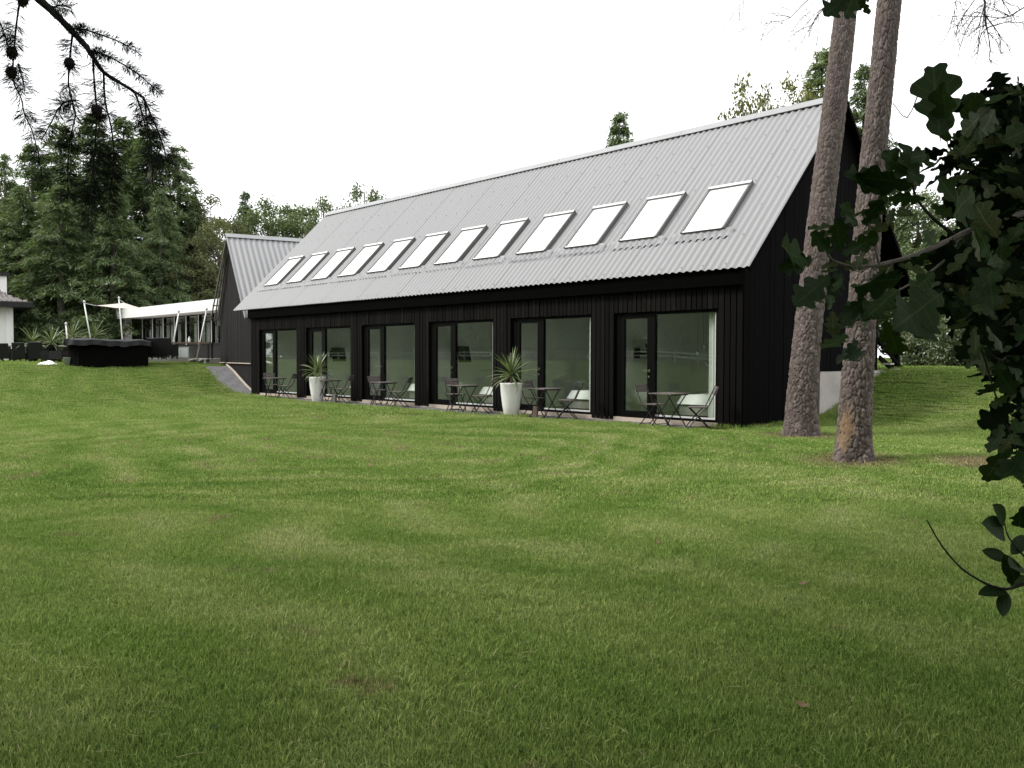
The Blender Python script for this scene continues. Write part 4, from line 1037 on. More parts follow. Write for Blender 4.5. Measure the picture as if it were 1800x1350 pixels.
def pine_trunk(pts, rad, top_h, seed, peel=None):
    """bark in raised plates: real relief, finer higher up"""
    rg = np.random.default_rng(seed)
    pts = np.array(pts); n_h, n_a = 820, 132
    zs = np.linspace(0, 1, n_h)
    key = np.linspace(0, 1, len(pts))
    cx = np.interp(zs, key, pts[:, 0]); cy = np.interp(zs, key, pts[:, 1]); cz = np.interp(zs, key, pts[:, 2]); rr = np.interp(zs, key, rad)
    for arr in (cx, cy):
        arr[:] = np.convolve(np.pad(arr, 20, mode='edge'), np.ones(41)/41, 'valid')
    H = pts[-1, 2]-pts[0, 2]
    circ = 2*PI*np.mean(rad); ang = np.arange(n_a)/n_a*2*PI
    U, W_ = np.meshgrid(np.arange(n_a)/n_a, zs*H)
    def lattice(du, dv, warp, sd_):
        rg2 = np.random.default_rng(sd_); nu_ = max(5, int(circ/du)); nv_ = int(H/dv)+3
        ju = rg2.uniform(-.46, .46, (nv_, nu_)); jv = rg2.uniform(-.46, .46, (nv_, nu_)); pid = rg2.random((nv_, nu_))
        uu = U*nu_+warp*(np.sin(W_*7+U*2*PI*3)*.5+np.sin(W_*23+U*2*PI*7)*.3); vv = W_/dv+warp*(np.sin(U*2*PI*5+W_*5)*.5+np.sin(U*2*PI*11+W_*13)*.35)+1
        iu, iv = np.floor(uu).astype(int), np.floor(vv).astype(int)
        d1 = np.full(U.shape, 9.); d2 = d1.copy(); pd = np.zeros(U.shape)
        for a_ in (-1, 0, 1):
            for b_ in (-1, 0, 1):
                r_ = np.clip(iv+b_, 0, nv_-1); c_ = (iu+a_) % nu_
                dx = iu+a_+.5+ju[r_, c_]+.5*(r_ % 2)*0-uu; dy = iv+b_+.5+jv[r_, c_]-vv
                d = np.maximum(np.abs(dx)*1.05, np.hypot(dx, dy)*.9)
                nw = d < d1; d2 = np.where(nw, d1, np.minimum(d2, d)); pd = np.where(nw, pid[r_, c_], pd); d1 = np.where(nw, d, d1)
        return np.clip((d2-d1)/.30, 0, 1), pd, d1
    e1, p1, q1 = lattice(.050, .135, .35, seed); e2, p2, q2 = lattice(.021, .050, .35, seed+50)
    fine = np.random.default_rng(seed+9).normal(0, 1, U.shape); fine = (fine+np.roll(fine, 1, 0)+np.roll(fine, 1, 1)+np.roll(fine, -1, 0))/2
    dsp = (.003+.011*p1)*e1**.6-.017*(1-e1)**1.3+(.005*p2+.002)*e2-.005*(1-e2)+.0011*fine
    # plates lift at one edge, as scaly pine bark does
    dsp = dsp+.008*(.5-q1)*p2
    dsp = dsp*(.62+.38*np.clip(1-W_/5, 0, 1)); pe = np.zeros(U.shape)
    wob = rg.normal(0, 1, (6, 2)); A_ = ang[None, :]
    if peel is not None:
        da = (A_-peel[0]+PI) % (2*PI)-PI
        edge_ = .28*np.sin(W_*31+A_*9)+.22*np.sin(W_*17-A_*13)+.25*(p1-.5)
        pe = np.clip(1.25-((da/.60)**2+((W_-peel[1])/.30)**2)+edge_, 0, 1)**.7*np.where(p2 > .12, 1, .35)
        dsp = dsp*(1-pe)+(-.010+.0035*e2+.0012*fine)*pe
    flare = np.where(W_ < .9, .27*np.clip((.9-W_)/.9, 0, 1)**2.4*(1+.5*np.sin(3*A_+wob[0, 0])+.3*np.sin(5*A_+wob[1, 0])), 0)
    R_ = rr[:, None]*(1+.03*np.sin(2*A_+W_*.6+wob[2, 0])+.02*np.sin(3*A_+W_*1.1))+dsp+flare*rr[:, None]*1.4
    V = np.stack([cx[:, None]+R_*np.cos(A_), cy[:, None]+R_*np.sin(A_), np.repeat(cz[:, None], n_a, 1)], -1)
    plate = .55*p1+.45*p2
    idx = np.arange(n_h*n_a).reshape(n_h, n_a); nx_ = np.roll(idx, -1, 1)
    F = np.stack([idx[:-1], nx_[:-1], nx_[1:], idx[1:]], -1).reshape(-1, 4)
    me = npmesh('trunk', V.reshape(-1, 3), F, bark_mat('pine_bark', peel is not None), True)
    for nm, arr in (('plate', plate), ('peel', pe)):
        a = me.attributes.new(nm, 'FLOAT', 'POINT'); a.data.foreach_set('value', arr.ravel().astype(np.float32))
    return me
def pine(base, px_path, label, seed, peel=None):
    """px_path: (px centre, py, width px) up the trunk at the trunk's own distance"""
    D0 = (base-CAM)@FW
    o = empty('pine_tree', (base[0], base[1], base[2]-.06), label, 'tree', 'tall pines on the lawn')
    pts, rad = [], []
    hs = np.linspace(px_path[0][1], px_path[-1][1], 24)
    pxs = np.interp(-hs, [-q[1] for q in px_path], [q[0] for q in px_path]); ws_ = np.interp(-hs, [-q[1] for q in px_path], [q[2] for q in px_path])
    for k, (x, y, w_) in enumerate(zip(pxs, hs, ws_)):
        p = P(x, y, D0)-np.array(o.location)
        pts.append(p); rad.append(max(.10, w_/2/FPX*D0))
    pts[0][2] = -.1
    # go on above the picture to a full sized tree
    d = (pts[-1]-pts[-8]); d = d/np.linalg.norm(d)
    for k in range(1, 5): pts.append(pts[-1]+d*.7); rad.append(rad[-1]*.97)
    pts = np.array(pts)
    q = np.linspace(0, 1, len(pts)); z = pts[:, 2]
    zz = np.linspace(z[0], z[-1], len(pts)); pts2 = np.stack([np.interp(zz, z, pts[:, 0]), np.interp(zz, z, pts[:, 1]), zz], 1); rad2 = np.interp(zz, z, rad)
    mobj('trunk', pine_trunk(pts2, rad2, 0, seed, peel), o)
    top = pts2[-1]; r_ = rad2[-1]
    MB().tube([tuple(top-np.array([0, 0, .05])), tuple(top+d*3), tuple(top+d*6.5)], [r_, r_*.7, .05], 10).obj('upper_trunk', M['trunk'], o, True)
    rg = random.Random(seed)
    cen = []
    for k in range(26):
        a = rg.uniform(0, 2*PI); h = rg.uniform(2.2, 6.8); rr_ = rg.uniform(.5, 2.4)*(1-.08*h); c = top+d*h+np.array([rr_*math.cos(a), rr_*math.sin(a), rg.uniform(-.2, .6)]); cen.append(c)
        if k < 12: MB().tube([tuple(top+d*h*.9), tuple((top+d*h*.95+c)/2+np.array([0, 0, -.1])), tuple(c)], [.05, .035, .012], 5).obj('limb', M['trunk'], o)
    V, F = cards(np.array(cen), 90, .55, .16, .035, np.random.default_rng(seed), flat=.5)
    mobj('crown', npmesh('crown', V, F, M['conifer']), o)
    return o
def cards(cent, per, spread, L, W, rg, flat=.8, droop=0.0):
    """leaf sized four-cornered faces scattered round each centre"""
    n = len(cent)*per
    c = np.repeat(cent, per, 0)+rg.normal(0, 1, (n, 3))*spread*np.array([.6, .6, .6*flat])
    a = rg.normal(0, 1, (n, 3)); a[:, 2] -= droop; a /= np.linalg.norm(a, axis=1)[:, None]
    b = np.cross(a, rg.normal(0, 1, (n, 3))); b /= np.linalg.norm(b, axis=1)[:, None]
    l = L*rg.uniform(.6, 1.25, (n, 1)); w_ = W*rg.uniform(.7, 1.2, (n, 1))
    V = np.stack([c-a*l*.5, c+b*w_*.5+a*l*.05, c+a*l*.5, c-b*w_*.5+a*l*.05], 1).reshape(-1, 3)
    return V, np.arange(n*4).reshape(n, 4)
pine(TRUNK1, [(1405, 770, 52), (1409, 700, 49), (1418, 600, 46), (1435, 450, 44.5), (1452, 300, 43), (1469, 170, 40), (1482, 60, 37), (1489, 0, 35)], 'left pine trunk leaning right, its foot closer to the black gable', 5)
tw = TRUNK2; v_ = CAM-tw; pa = math.atan2(v_[1], v_[0])
pine(TRUNK2, [(1498, 814, 54), (1503, 720, 52), (1510, 620, 48), (1522, 450, 45), (1533, 300, 43), (1548, 150, 41), (1563, 0, 39), (1570, -60, 38)], 'right pine trunk with an orange peeled bark patch near its foot', 6, (pa-.55, .62))
#MARK_NATURE
# ------------------------------------------------------------------ trees
def conifer_mesh(h, r, seed, mat, dens=1.0, cl=.36, cw=.11, name='crown', z0=.10, taper=.92):
    rg = np.random.default_rng(seed); C = []; A = []
    nl = int(h*2.6)
    for i in range(nl):
        q = z0+(1-z0)*(i+rg.uniform(-.4, .4))/nl; q = min(max(q, z0), .995)
        for k in range(rg.integers(5, 9)):
            L = r*(1-q)**taper*rg.uniform(.45, 1.2)+.25; az = rg.uniform(0, 2*PI); rise = rg.uniform(.05, .35); sag = rg.uniform(.35, .75)
            m_ = max(4, int(L*9*dens)); t = rg.uniform(.12, 1, m_)**.75
            d = np.array([math.cos(az), math.sin(az), 0]); s = np.array([-d[1], d[0], 0])
            lat = rg.normal(0, 1, m_)*(.16*L*(1.15-t)+.10)
            p = d[None]*(L*t)[:, None]+s[None]*lat[:, None]; z = q*h+L*rise*t-L*sag*t*t*.8-np.abs(lat)*.35+rg.normal(0, .06, m_)
            p[:, 2] = z
            a = d[None]*.8+s[None]*(np.sign(lat)*rg.uniform(.1, 1.0, m_))[:, None]; a[:, 2] -= rg.uniform(.1, .8, m_)
            C.append(p); A.append(a)
    C = np.concatenate(C); A = np.concatenate(A); per = 5
    C = np.repeat(C, per, 0)+rg.normal(0, .10, (len(C)*per, 3)); A = np.repeat(A, per, 0)+rg.normal(0, .45, (len(A)*per, 3))
    A /= np.linalg.norm(A, axis=1)[:, None]
    B = np.cross(A, rg.normal(0, 1, A.shape)+np.array([0, 0, 1.5])); B /= np.linalg.norm(B, axis=1)[:, None]
    n = len(C); l = cl*rg.uniform(.6, 1.3, (n, 1)); w_ = cw*rg.uniform(.7, 1.3, (n, 1))
    V = np.stack([C-A*l*.5, C+B*w_*.5, C+A*l*.5, C-B*w_*.5], 1).reshape(-1, 3)
    return npmesh(name, V, np.arange(n*4).reshape(n, 4), mat)
def broad_mesh(h, r, seed, mat, ncl=70, per=170, L=.20, W=.13, base=.28, open_=.0):
    rg = np.random.default_rng(seed); c = []
    while len(c) < ncl:
        p = rg.uniform(-1, 1, 3); d = np.linalg.norm(p)
        if d > 1 or d < .35+open_*.3: continue
        c.append((p[0]*r, p[1]*r, h*(base+(1-base)*(p[2]*.5+.5))))
    c = np.array(c); V, F = cards(c, per, r*(.20 if open_ < .1 else .15), L, W, rg, .75, .2)
    return npmesh('crown', V, F, mat), c
def trunk_mesh(h, r, seed, limbs=None, mat='trunk'):
    mb = MB(); rg = random.Random(seed)
    mb.tube([(0, 0, -.4), (0, 0, .15), (.02*h*rg.uniform(-1, 1), .02*h*rg.uniform(-1, 1), h*.4), (0, 0, h*.8), (0, 0, h*.97)], [r*1.5, r*1.1, r*.8, r*.35, r*.06], 9)
    if limbs is not None:
        for c in limbs:
            z = max(.15*h, c[2]*rg.uniform(.55, .8)); mb.tube([(0, 0, z), (c[0]*.5, c[1]*.5, (z+c[2])/2+.1), tuple(c)], [r*.4, r*.22, r*.06], 5, False)
    return mb.mesh('trunk', M[mat], True)
ctr, cmesh, ctrunk = 0, [], []
for sd_, mt_, rr_, cl_ in ((1, 'conifer', 4.3, .40), (2, 'conifer', 3.6, .40), (3, 'conifer2', 3.3, .40)):
    cmesh.append(conifer_mesh(15, rr_*1.28, sd_, M[mt_], 1.15, .46, .075)); ctrunk.append(trunk_mesh(15, .26, sd_, None, 'palebark' if sd_ != 2 else 'trunk'))
bspec = [('decid', 120, 290, 0.0), ('yellow', 55, 120, .5), ('birch', 70, 170, .3), ('decid', 48, 120, .6)]
bmesh_, btrunk = [], []
for k, (mt_, ncl, per, op) in enumerate(bspec):
    me, c = broad_mesh(11, 3.2, 30+k, M[mt_], ncl, per, .21, .13, .22 if k != 0 else .12, op); bmesh_.append(me); btrunk.append(trunk_mesh(11, .17, 30+k, c[:55]))
def tree(kind, k, px, topy, D, label, group, wide=1.0, name=None, basez=None):
    b = P(px, 630, D); zg = float(ground(b[0], b[1])) if basez is None else basez
    h = P(px, topy, D)[2]-zg
    me, tr, h0, nm = (cmesh[k], ctrunk[k], 15.0, 'conifer_tree') if kind == 'c' else (bmesh_[k], btrunk[k], 11.0, 'broadleaf_tree')
    s = h/h0; o = empty(nm, (b[0], b[1], zg), label, 'tree', group, random.uniform(0, 6.28))
    for n_, m_ in (('trunk', tr), ('crown', me)):
        mobj(n_, m_, o, None, None, (s*wide, s*wide, s))
    return o
GL = 'tall conifers behind the terrace'
for k, px, ty, D, wd, lb in ((2, 14, 272, 66, 1.0, 'pale conifer at the left picture edge behind the chimney'), (0, 62, 250, 62, 1.2, 'conifer second from the left, behind the white house roof'),
        (2, 112, 218, 66, 1.25, 'slim pale conifer behind the hanging larch twigs'), (0, 168, 198, 58, 1.25, 'tallest dark conifer, straight above the covered tub'),
        (1, 222, 210, 62, 1.35, 'dark conifer just right of the tallest one'), (0, 268, 224, 60, 1.2, 'conifer above the left end of the white pavilion'), (2, 318, 258, 61, 1.25, 'conifer with a slanting top above the pavilion middle'),
        (1, 40, 330, 54, 1.3, 'lower dark conifer in front, right of the chimney'), (0, 108, 322, 52, 1.25, 'broad lower conifer in front, over the spiky planters'), (1, 205, 318, 52, 1.15, 'lower dark conifer in front, over the left sail mast'),
        (0, 285, 330, 55, 1.0, 'lower conifer in front, over the pavilion roof'), (1, 345, 352, 60, .9, 'loose conifer between the dark stand and the wing gable')):
    tree('c', k, px, ty, D, lb, GL, wd)
GB = 'trees beyond the barn roof'
tree('b', 2, 362, 352, 60, 'pale birch-like tree just left of the wing gable', GB, 1.0)
tree('b', 2, 388, 388, 57, 'low yellowish tree directly behind the wing gable top', GB, .9)
tree('b', 2, 330, 455, 56, 'low leafy tree over the right half of the pavilion roof', GB, 1.25)
tree('c', 1, 434, 338, 70, 'pointed conifer above the wing ridge', GB, .9)
tree('b', 0, 478, 360, 66, 'round dense green tree above the wing roof', GB, .95)
tree('b', 3, 520, 352, 70, 'thin topped tree where the wing roof meets the barn roof', GB, .9)
tree('b', 3, 570, 338, 64, 'sparse tree at the far end of the barn ridge', GB, .8)
tree('b', 3, 642, 316, 62, 'sparse twiggy tree peeping over the far third of the ridge', GB, .75)
tree('c', 0, 1087, 196, 58, 'small dark conifer tip over the middle of the barn ridge', GB, 1.0)
GR = 'trees beyond the right end of the barn'
tree('b', 1, 1345, 118, 42, 'open yellowing tree above the ridge left of the pine trunks', GR, .58)
tree('b', 1, 1408, 142, 40, 'low yellowing tree beside the left pine trunk', GR, .55)
tree('c', 2, 1438, 92, 50, 'blue green conifer behind the left pine trunk', GR, 1.15)
tree('c', 1, 1512, 118, 46, 'narrow conifer seen between the two pine trunks', GR, .85)
tree('b', 0, 1610, 345, 40, 'green tree behind the porch post', GR, .9)
tree('b', 0, 1655, 405, 36, 'low green tree behind the hedge, left of the white chimney', GR, 1.2)
tree('b', 0, 1700, 390, 46, 'green tree behind the oak leaves at the right', GR, 1.0)
tree('b', 0, 1790, 330, 44, 'green tree at the right picture edge behind the oak', GR, 1.0)
# undergrowth and hedge
def shrub(px, py, D, wpx, label, mat, seed, hpx, group, L=.14, per=150, ncl=40, name='shrub'):
    b = P(px, py, D); zg = float(ground(b[0], b[1])); k = D/FPX; rg = np.random.default_rng(seed)
    o = empty(name, (b[0], b[1], zg), label, 'shrub' if name == 'shrub' else 'hedge', group, rotRT())
    hh_ = hpx*k; ww = wpx*k/2; c = np.stack([rg.uniform(-ww, ww, ncl), rg.uniform(-ww*.4, ww*.4, ncl), hh_*rg.uniform(.06, .92, ncl)*(1-.12*rg.random(ncl))], 1)
    V, F = cards(c, per, min(.55, hh_*.25), L, L*.6, rg, .8); V[:, 2] = np.maximum(V[:, 2], -.05)
    mobj('foliage', npmesh('foliage', V, F, M[mat]), o)
    mb = MB()
    for j in range(6): mb.tube([(c[j][0]*.4, c[j][1]*.4, -.1), tuple(c[j])], [.04, .012], 5)
    mb.obj('stem', M['trunk'], o); return o
GU = 'shrubs under the conifers'
for k, (px, wd, hp, lb) in enumerate(((75, 110, 80, 'dark shrub between the white house and the sail'), (150, 110, 90, 'dark shrub behind the tub plants'), (190, 80, 70, 'dark shrub left of the pavilion column'), (250, 140, 115, 'dark shrub behind the pavilion roof'), (340, 130, 130, 'leafy shrub behind the pavilion next to the ladder'))):
    shrub(px, 620, 53+k*.7, wd, lb, 'conifer' if k < 4 else 'decid', 60+k, hp, GU, .26, 190, 46)
shrub(1630, 652, 27.5, 95, 'glossy leaved hedge behind the bank, left part by the porch', 'hedge', 71, 58, 'hedges on the right bank', .085, 170, 60, 'hedge')
shrub(1705, 662, 26, 110, 'glossy leaved hedge behind the bank, taller middle part', 'hedge', 72, 80, 'hedges on the right bank', .085, 190, 80, 'hedge')
shrub(1790, 668, 25, 110, 'glossy leaved hedge behind the bank, at the right picture edge', 'hedge', 73, 90, 'hedges on the right bank', .085, 190, 80, 'hedge')

# what the panes mirror: the lower lawn's far side, with a white rail fence and trees
rf = empty('rail_fence', (-30, -42, 0), 'white rail fence across the far side of the lawn, mirrored in the panes', 'fence')
for k in range(44):
    x = -66+k*2.2; zg = float(ground(x, -42)); MB().box(x+30-.05, x+30+.05, -.05, .05, zg-.2, zg+.92).obj('post', M['palefence'], rf)
for r, z in enumerate((.45, .78)):
    mb = MB()
    for k in range(43):
        x = -66+k*2.2; mb.bar((x+30, -.09, float(ground(x, -42))+z), (x+32.2, -.09, float(ground(x+2.2, -42))+z), .04, .09)
    mb.obj('rail', M['palefence'], rf)
for k in range(20):
    x = -80+k*5.2; rg = np.random.default_rng(300+k); y = -45.5
    o = empty('shrub', (x, y, float(ground(x, y))), 'dark green shrub below the trees beyond the rail fence, mirrored in the panes', 'shrub', 'shrubs mirrored in the panes')
    cc = np.stack([rg.uniform(-3.2, 3.2, 40), rg.uniform(-1.2, 1.2, 40), rg.uniform(.2, 3.6, 40)], 1); V, F = cards(cc, 60, .9, .5, .3, rg, .8)
    mobj('foliage', npmesh('foliage', V, F, M['decid']), o)
rg_ = random.Random(19)
for k in range(44):
    x = -84+k*2.6+rg_.uniform(-1, 1); y = -47-rg_.uniform(0, 3)-(k % 2)*5
    kind = rg_.choice(('c', 'c', 'b')); j = rg_.choice((0, 1)) if kind == 'c' else 0
    me, tr, h0, nm = (cmesh[j], ctrunk[j], 15.0, 'conifer_tree') if kind == 'c' else (bmesh_[j], btrunk[j], 11.0, 'broadleaf_tree')
    s = rg_.uniform(13, 17)/h0; o = empty(nm, (x, y, float(ground(x, y))), 'green tree beyond the white rail fence, seen mirrored in the panes', 'tree', 'trees mirrored in the panes', rg_.uniform(0, 6))
    for n_, m_ in (('trunk', tr), ('crown', me)): mobj(n_, m_, o, None, None, (s*1.4, s*1.4, s))

# ------------------------------------------------------------------ oak at the right: its low branch hangs into view
def oak_leaf_mesh(seed):
    rg = random.Random(seed); n = 26; V = []; F = []; ph = rg.uniform(-.4, .4); nl = rg.choice((3.4, 3.9, 4.3)); bend = rg.uniform(-.6, 1.0); tw_ = rg.uniform(-.6, .6)
    asy = rg.uniform(-1.2, 1.2)
    for k in range(n+1):
        q = k/n; env = (math.sin(PI*min(1, q**1.45*.97+.012)))**.55*(.27+.09*q)
        sides = []
        for o_ in (0, asy):
            c_ = .5+.5*math.cos(2*PI*nl*q+ph+o_); lob = 1.05-.50*c_**2.2
            sides.append(max(.008, env*lob) if q > .09 else .007)
        z = -bend*.30*q*q+.02*math.sin(9*q); t_ = tw_*q
        for s, w_ in ((-1, sides[0]), (0, 0), (1, sides[1])):
            y = s*w_; zz = z+abs(y)*.24+.03*math.sin(11*q+3*s)*abs(s)
            V.append((q, y*math.cos(t_)-zz*math.sin(t_)*.3, zz+y*math.sin(t_)))
    for k in range(n):
        for j in range(2): b = k*3+j; F.append((b, b+3, b+4, b+1))
    me = npmesh('leaf', V, F, M['oak'], True); leaf_attrs(me, n); return me
def leaf_attrs(me, n):
    for nm, arr in (('q', np.repeat(np.arange(n+1)/n, 3)), ('s', np.tile([1., 0., 1.], n+1))):
        a = me.attributes.new(nm, 'FLOAT', 'POINT'); a.data.foreach_set('value', arr.astype(np.float32))
OL = [oak_leaf_mesh(k) for k in range(7)]
oakp = CAM+RT*3.3-FW*.4; oakp[2] = float(ground(oakp[0], oakp[1]))
oak = empty('oak_tree', tuple(oakp), 'oak at the right whose low leafy branch hangs into the picture', 'tree')
OB = np.array(oak.location)
MB().tube([(0, 0, -.2), (0, 0, .2), (.05, .05, 3), (.1, .2, 6), (.2, .1, 9.5)], [.42, .30, .25, .20, .07], 14).obj('trunk', M['trunk'], oak, True)
ROL = random.Random(23)
def leaf_at(base, tip, facing=None, roll=0.0, me=None):
    base, tip = Vector(base), Vector(tip); x = tip-base; L = x.length; x.normalize()
    f = Vector(CAM)-base if facing is None else Vector(facing)
    y = f.cross(x); y.normalize(); z = x.cross(y)
    R = Matrix((x, y, z)).transposed().to_4x4() @ Matrix.Rotation(roll, 4, 'X')
    o = mobj('leaf', me or OL[ROL.randrange(len(OL))], oak)
    o.matrix_local = Matrix.Translation(base-Vector(OB)) @ R @ Matrix.Diagonal((L, L*ROL.uniform(.66, .88), L, 1))
    return o
def pxpath(lst): return [P(a, b, d) for a, b, d in lst]
def branch(lst, r0_, r1_, name='branch', mat='lighttwig', par=None, org=None, n=7):
    pts = [np.array(q) for q in pxpath(lst)]
    m_ = []
    for a, b in zip(pts[:-1], pts[1:]):
        for t_ in (0, .34, .67): m_.append(a*(1-t_)+b*t_)
    m_.append(pts[-1]); m_ = np.array(m_); sm_ = m_.copy(); sm_[1:-1] = (m_[:-2]+m_[1:-1]*2+m_[2:])/4
    rs = np.linspace(r0_, r1_, len(sm_))*(1+.12*np.sin(np.arange(len(sm_))*2.3))
    MB().tube([tuple(p-(OB if org is None else org)) for p in sm_], list(rs), n).obj(name, M[mat], oak if par is None else par, True)
    return sm_
lim0 = OB+np.array([.05, .05, 2.3]); e0 = P(1860, 345, 2.35)
MB().tube([tuple(lim0-OB), tuple((lim0+e0)/2-OB+np.array([0, 0, .05])), tuple(e0-OB)], [.06, .03, .014], 8).obj('limb', M['trunk'], oak, True)
branch([(1865, 345, 2.35), (1800, 376, 2.2), (1740, 388, 2.05), (1690, 412, 1.9), (1640, 436, 1.8), (1590, 455, 1.7), (1545, 466, 1.62), (1495, 470, 1.58), (1462, 458, 1.56), (1450, 440, 1.56)], .0085, .0018)
branch([(1690, 412, 1.9), (1660, 460, 1.85), (1615, 492, 1.8), (1560, 520, 1.72), (1520, 545, 1.7)], .0035, .0014)
branch([(1680, 415, 1.92), (1640, 385, 1.9), (1610, 350, 1.9), (1600, 310, 1.85), (1618, 260, 1.85)], .0045, .0015, mat='twig')
branch([(1545, 466, 1.62), (1530, 400, 1.62), (1520, 378, 1.62)], .0022, .0012)
branch([(1570, 462, 1.66), (1510, 560, 1.68), (1498, 605, 1.68)], .0022, .0010)
branch([(1870, 560, 2.0), (1800, 590, 1.9), (1762, 640, 1.85), (1728, 610, 1.8)], .004, .0015, mat='twig')
branch([(1725, 612, 1.8), (1748, 690, 1.8), (1766, 735, 1.8), (1790, 800, 1.8)], .0022, .0012, mat='twig')
branch([(1620, 150, 1.55), (1595, 215, 1.6), (1570, 182, 1.7)], .0012, .0008, mat='twig')
LV = [(1655, 262, 1638, 128, 1.5, .2), (1668, 268, 1648, 150, 1.55, -.7), (1700, 265, 1702, 170, 1.62, .5), (1640, 268, 1562, 288, 1.55, -.2), (1712, 270, 1728, 165, 1.62, -.9),
      (1655, 300, 1572, 262, 1.6, .9), (1640, 330, 1545, 268, 1.5, .35), (1625, 330, 1500, 305, 1.55, -.5), (1640, 350, 1560, 345, 1.55, -.8), (1590, 340, 1478, 310, 1.62, .7),
      (1565, 330, 1522, 398, 1.66, .2), (1515, 402, 1548, 345, 1.62, .5), (1512, 405, 1484, 356, 1.6, -.8), (1508, 392, 1470, 362, 1.6, .9), (1478, 452, 1472, 384, 1.55, .45),
      (1470, 452, 1425, 408, 1.55, .6), (1468, 455, 1540, 418, 1.56, -.2), (1430, 462, 1357, 440, 1.5, .8), (1438, 452, 1375, 472, 1.5, -.3), (1468, 476, 1388, 546, 1.5, .15),
      (1472, 478, 1462, 540, 1.55, .7), (1490, 474, 1440, 520, 1.6, -.6), (1600, 482, 1504, 508, 1.56, -.75), (1590, 500, 1520, 556, 1.58, .3), (1530, 515, 1476, 566, 1.55, -.4),
      (1522, 520, 1505, 590, 1.6, .5), (1500, 582, 1440, 622, 1.55, .3), (1498, 600, 1505, 645, 1.62, -.2), (1515, 590, 1478, 640, 1.62, .6), (1552, 552, 1580, 622, 1.6, .25),
      (1668, 505, 1570, 578, 1.45, .15), (1660, 552, 1590, 602, 1.45, -.3), (1650, 470, 1598, 520, 1.6, .2), (1640, 440, 1590, 470, 1.65, -.4), (1560, 470, 1530, 500, 1.6, .3), (1700, 380, 1650, 310, 1.6, .7),
      (1720, 330, 1665, 385, 1.55, -.6), (1500, -18, 1442, 38, 1.6, .25), (1508, -22, 1480, 36, 1.62, -.5), (1505, -12, 1530, 22, 1.62, .4), (1540, -20, 1505, 8, 1.65, .2),
      (1768, 735, 1740, 800, 1.7, .2), (1778, 770, 1732, 852, 1.7, -.3), (1800, 790, 1762, 860, 1.7, .5), (1745, 640, 1782, 690, 1.7, .1), (1728, 620, 1700, 648, 1.7, .4), (1800, 885, 1785, 915, 1.65, -.9), (1782, 690, 1740, 712, 1.7, -.5), (1790, 780, 1805, 850, 1.7, .3)]
nleaf = 0
for (a, b, c, d, D, ro) in LV:
    b0_, t0_ = P(a, b, D), P(c, d, D*ROL.uniform(.94, 1.05)); leaf_at(b0_+(t0_-b0_)*.10, b0_+(t0_-b0_)*.97, None, ro); nleaf += 1
def inpoly(x, y, poly):
    r = False; j = len(poly)-1
    for i in range(len(poly)):
        if (poly[i][1] > y) != (poly[j][1] > y) and x < (poly[j][0]-poly[i][0])*(y-poly[i][1])/(poly[j][1]-poly[i][1])+poly[i][0]: r = not r
        j = i
    return r
PA = [(1665, 250), (1700, 250), (1740, 170), (1790, 150), (1830, 140), (1830, 640), (1745, 620), (1690, 560), (1640, 520), (1600, 470), (1655, 420), (1690, 400), (1700, 330), (1660, 300)]
PB = [(1745, 480), (1830, 480), (1830, 850), (1790, 820), (1775, 730), (1770, 690), (1735, 640)]
PC = [(1450, 400), (1560, 340), (1640, 300), (1640, 540), (1560, 590), (1480, 610), (1450, 520)]
def rnd_leaf(k):
    while True:
        x, y = ROL.uniform(1430, 1840), ROL.uniform(130, 860)
        pr = 1.0 if inpoly(x, y, PA) else (.9 if inpoly(x, y, PB) else 0)
        if inpoly(x, y, PC): pr = .34
        if 1640 < x < 1700 and 250 < y < 470: pr *= .5
        if ROL.random() < pr: break
    inl = x < 1640; D = ROL.uniform(1.52, 1.95) if inl else ROL.uniform(1.55, 2.9); b = P(x, y, D)
    dr = np.array([ROL.gauss(0, 1), ROL.gauss(0, 1), ROL.gauss(-.5, .8)]); dr /= np.linalg.norm(dr)
    up_ = np.array([ROL.gauss(0, .7), ROL.gauss(0, .7), 1.0])
    return b, b+dr*(ROL.uniform(.042, .072) if inl else ROL.uniform(.060, .095)), up_
for k in range(292-nleaf):
    b, t_, u_ = rnd_leaf(k); leaf_at(b, t_, u_)
V = []; F = []
for k in range(1200):
    LLEN = ROL.uniform(.07, .105); b, t_, u_ = rnd_leaf(k)
    if project(b)[0] < 1640: continue
    b = CAM+(b-CAM)*ROL.uniform(1.05, 1.6); t_ = b+(t_-b)/np.linalg.norm(t_-b)*0+(np.array([ROL.gauss(0, 1), ROL.gauss(0, 1), ROL.gauss(-.4, .8)]))*.07
    x = Vector(t_-b); L = x.length; x.normalize(); y = Vector(u_).cross(x).normalized(); z = x.cross(y); src = OL[k % 7]
    off = len(V)
    for v in src.vertices: q = Vector(b-OB)+(x*v.co.x+y*v.co.y+z*v.co.z)*LLEN; V.append(tuple(q))
    for p in src.polygons: F.append(tuple(i+off for i in p.vertices))
o = mobj('branch_foliage', npmesh('branch_foliage', V, F, M['oakmass'], True), oak); o['kind'] = 'stuff'
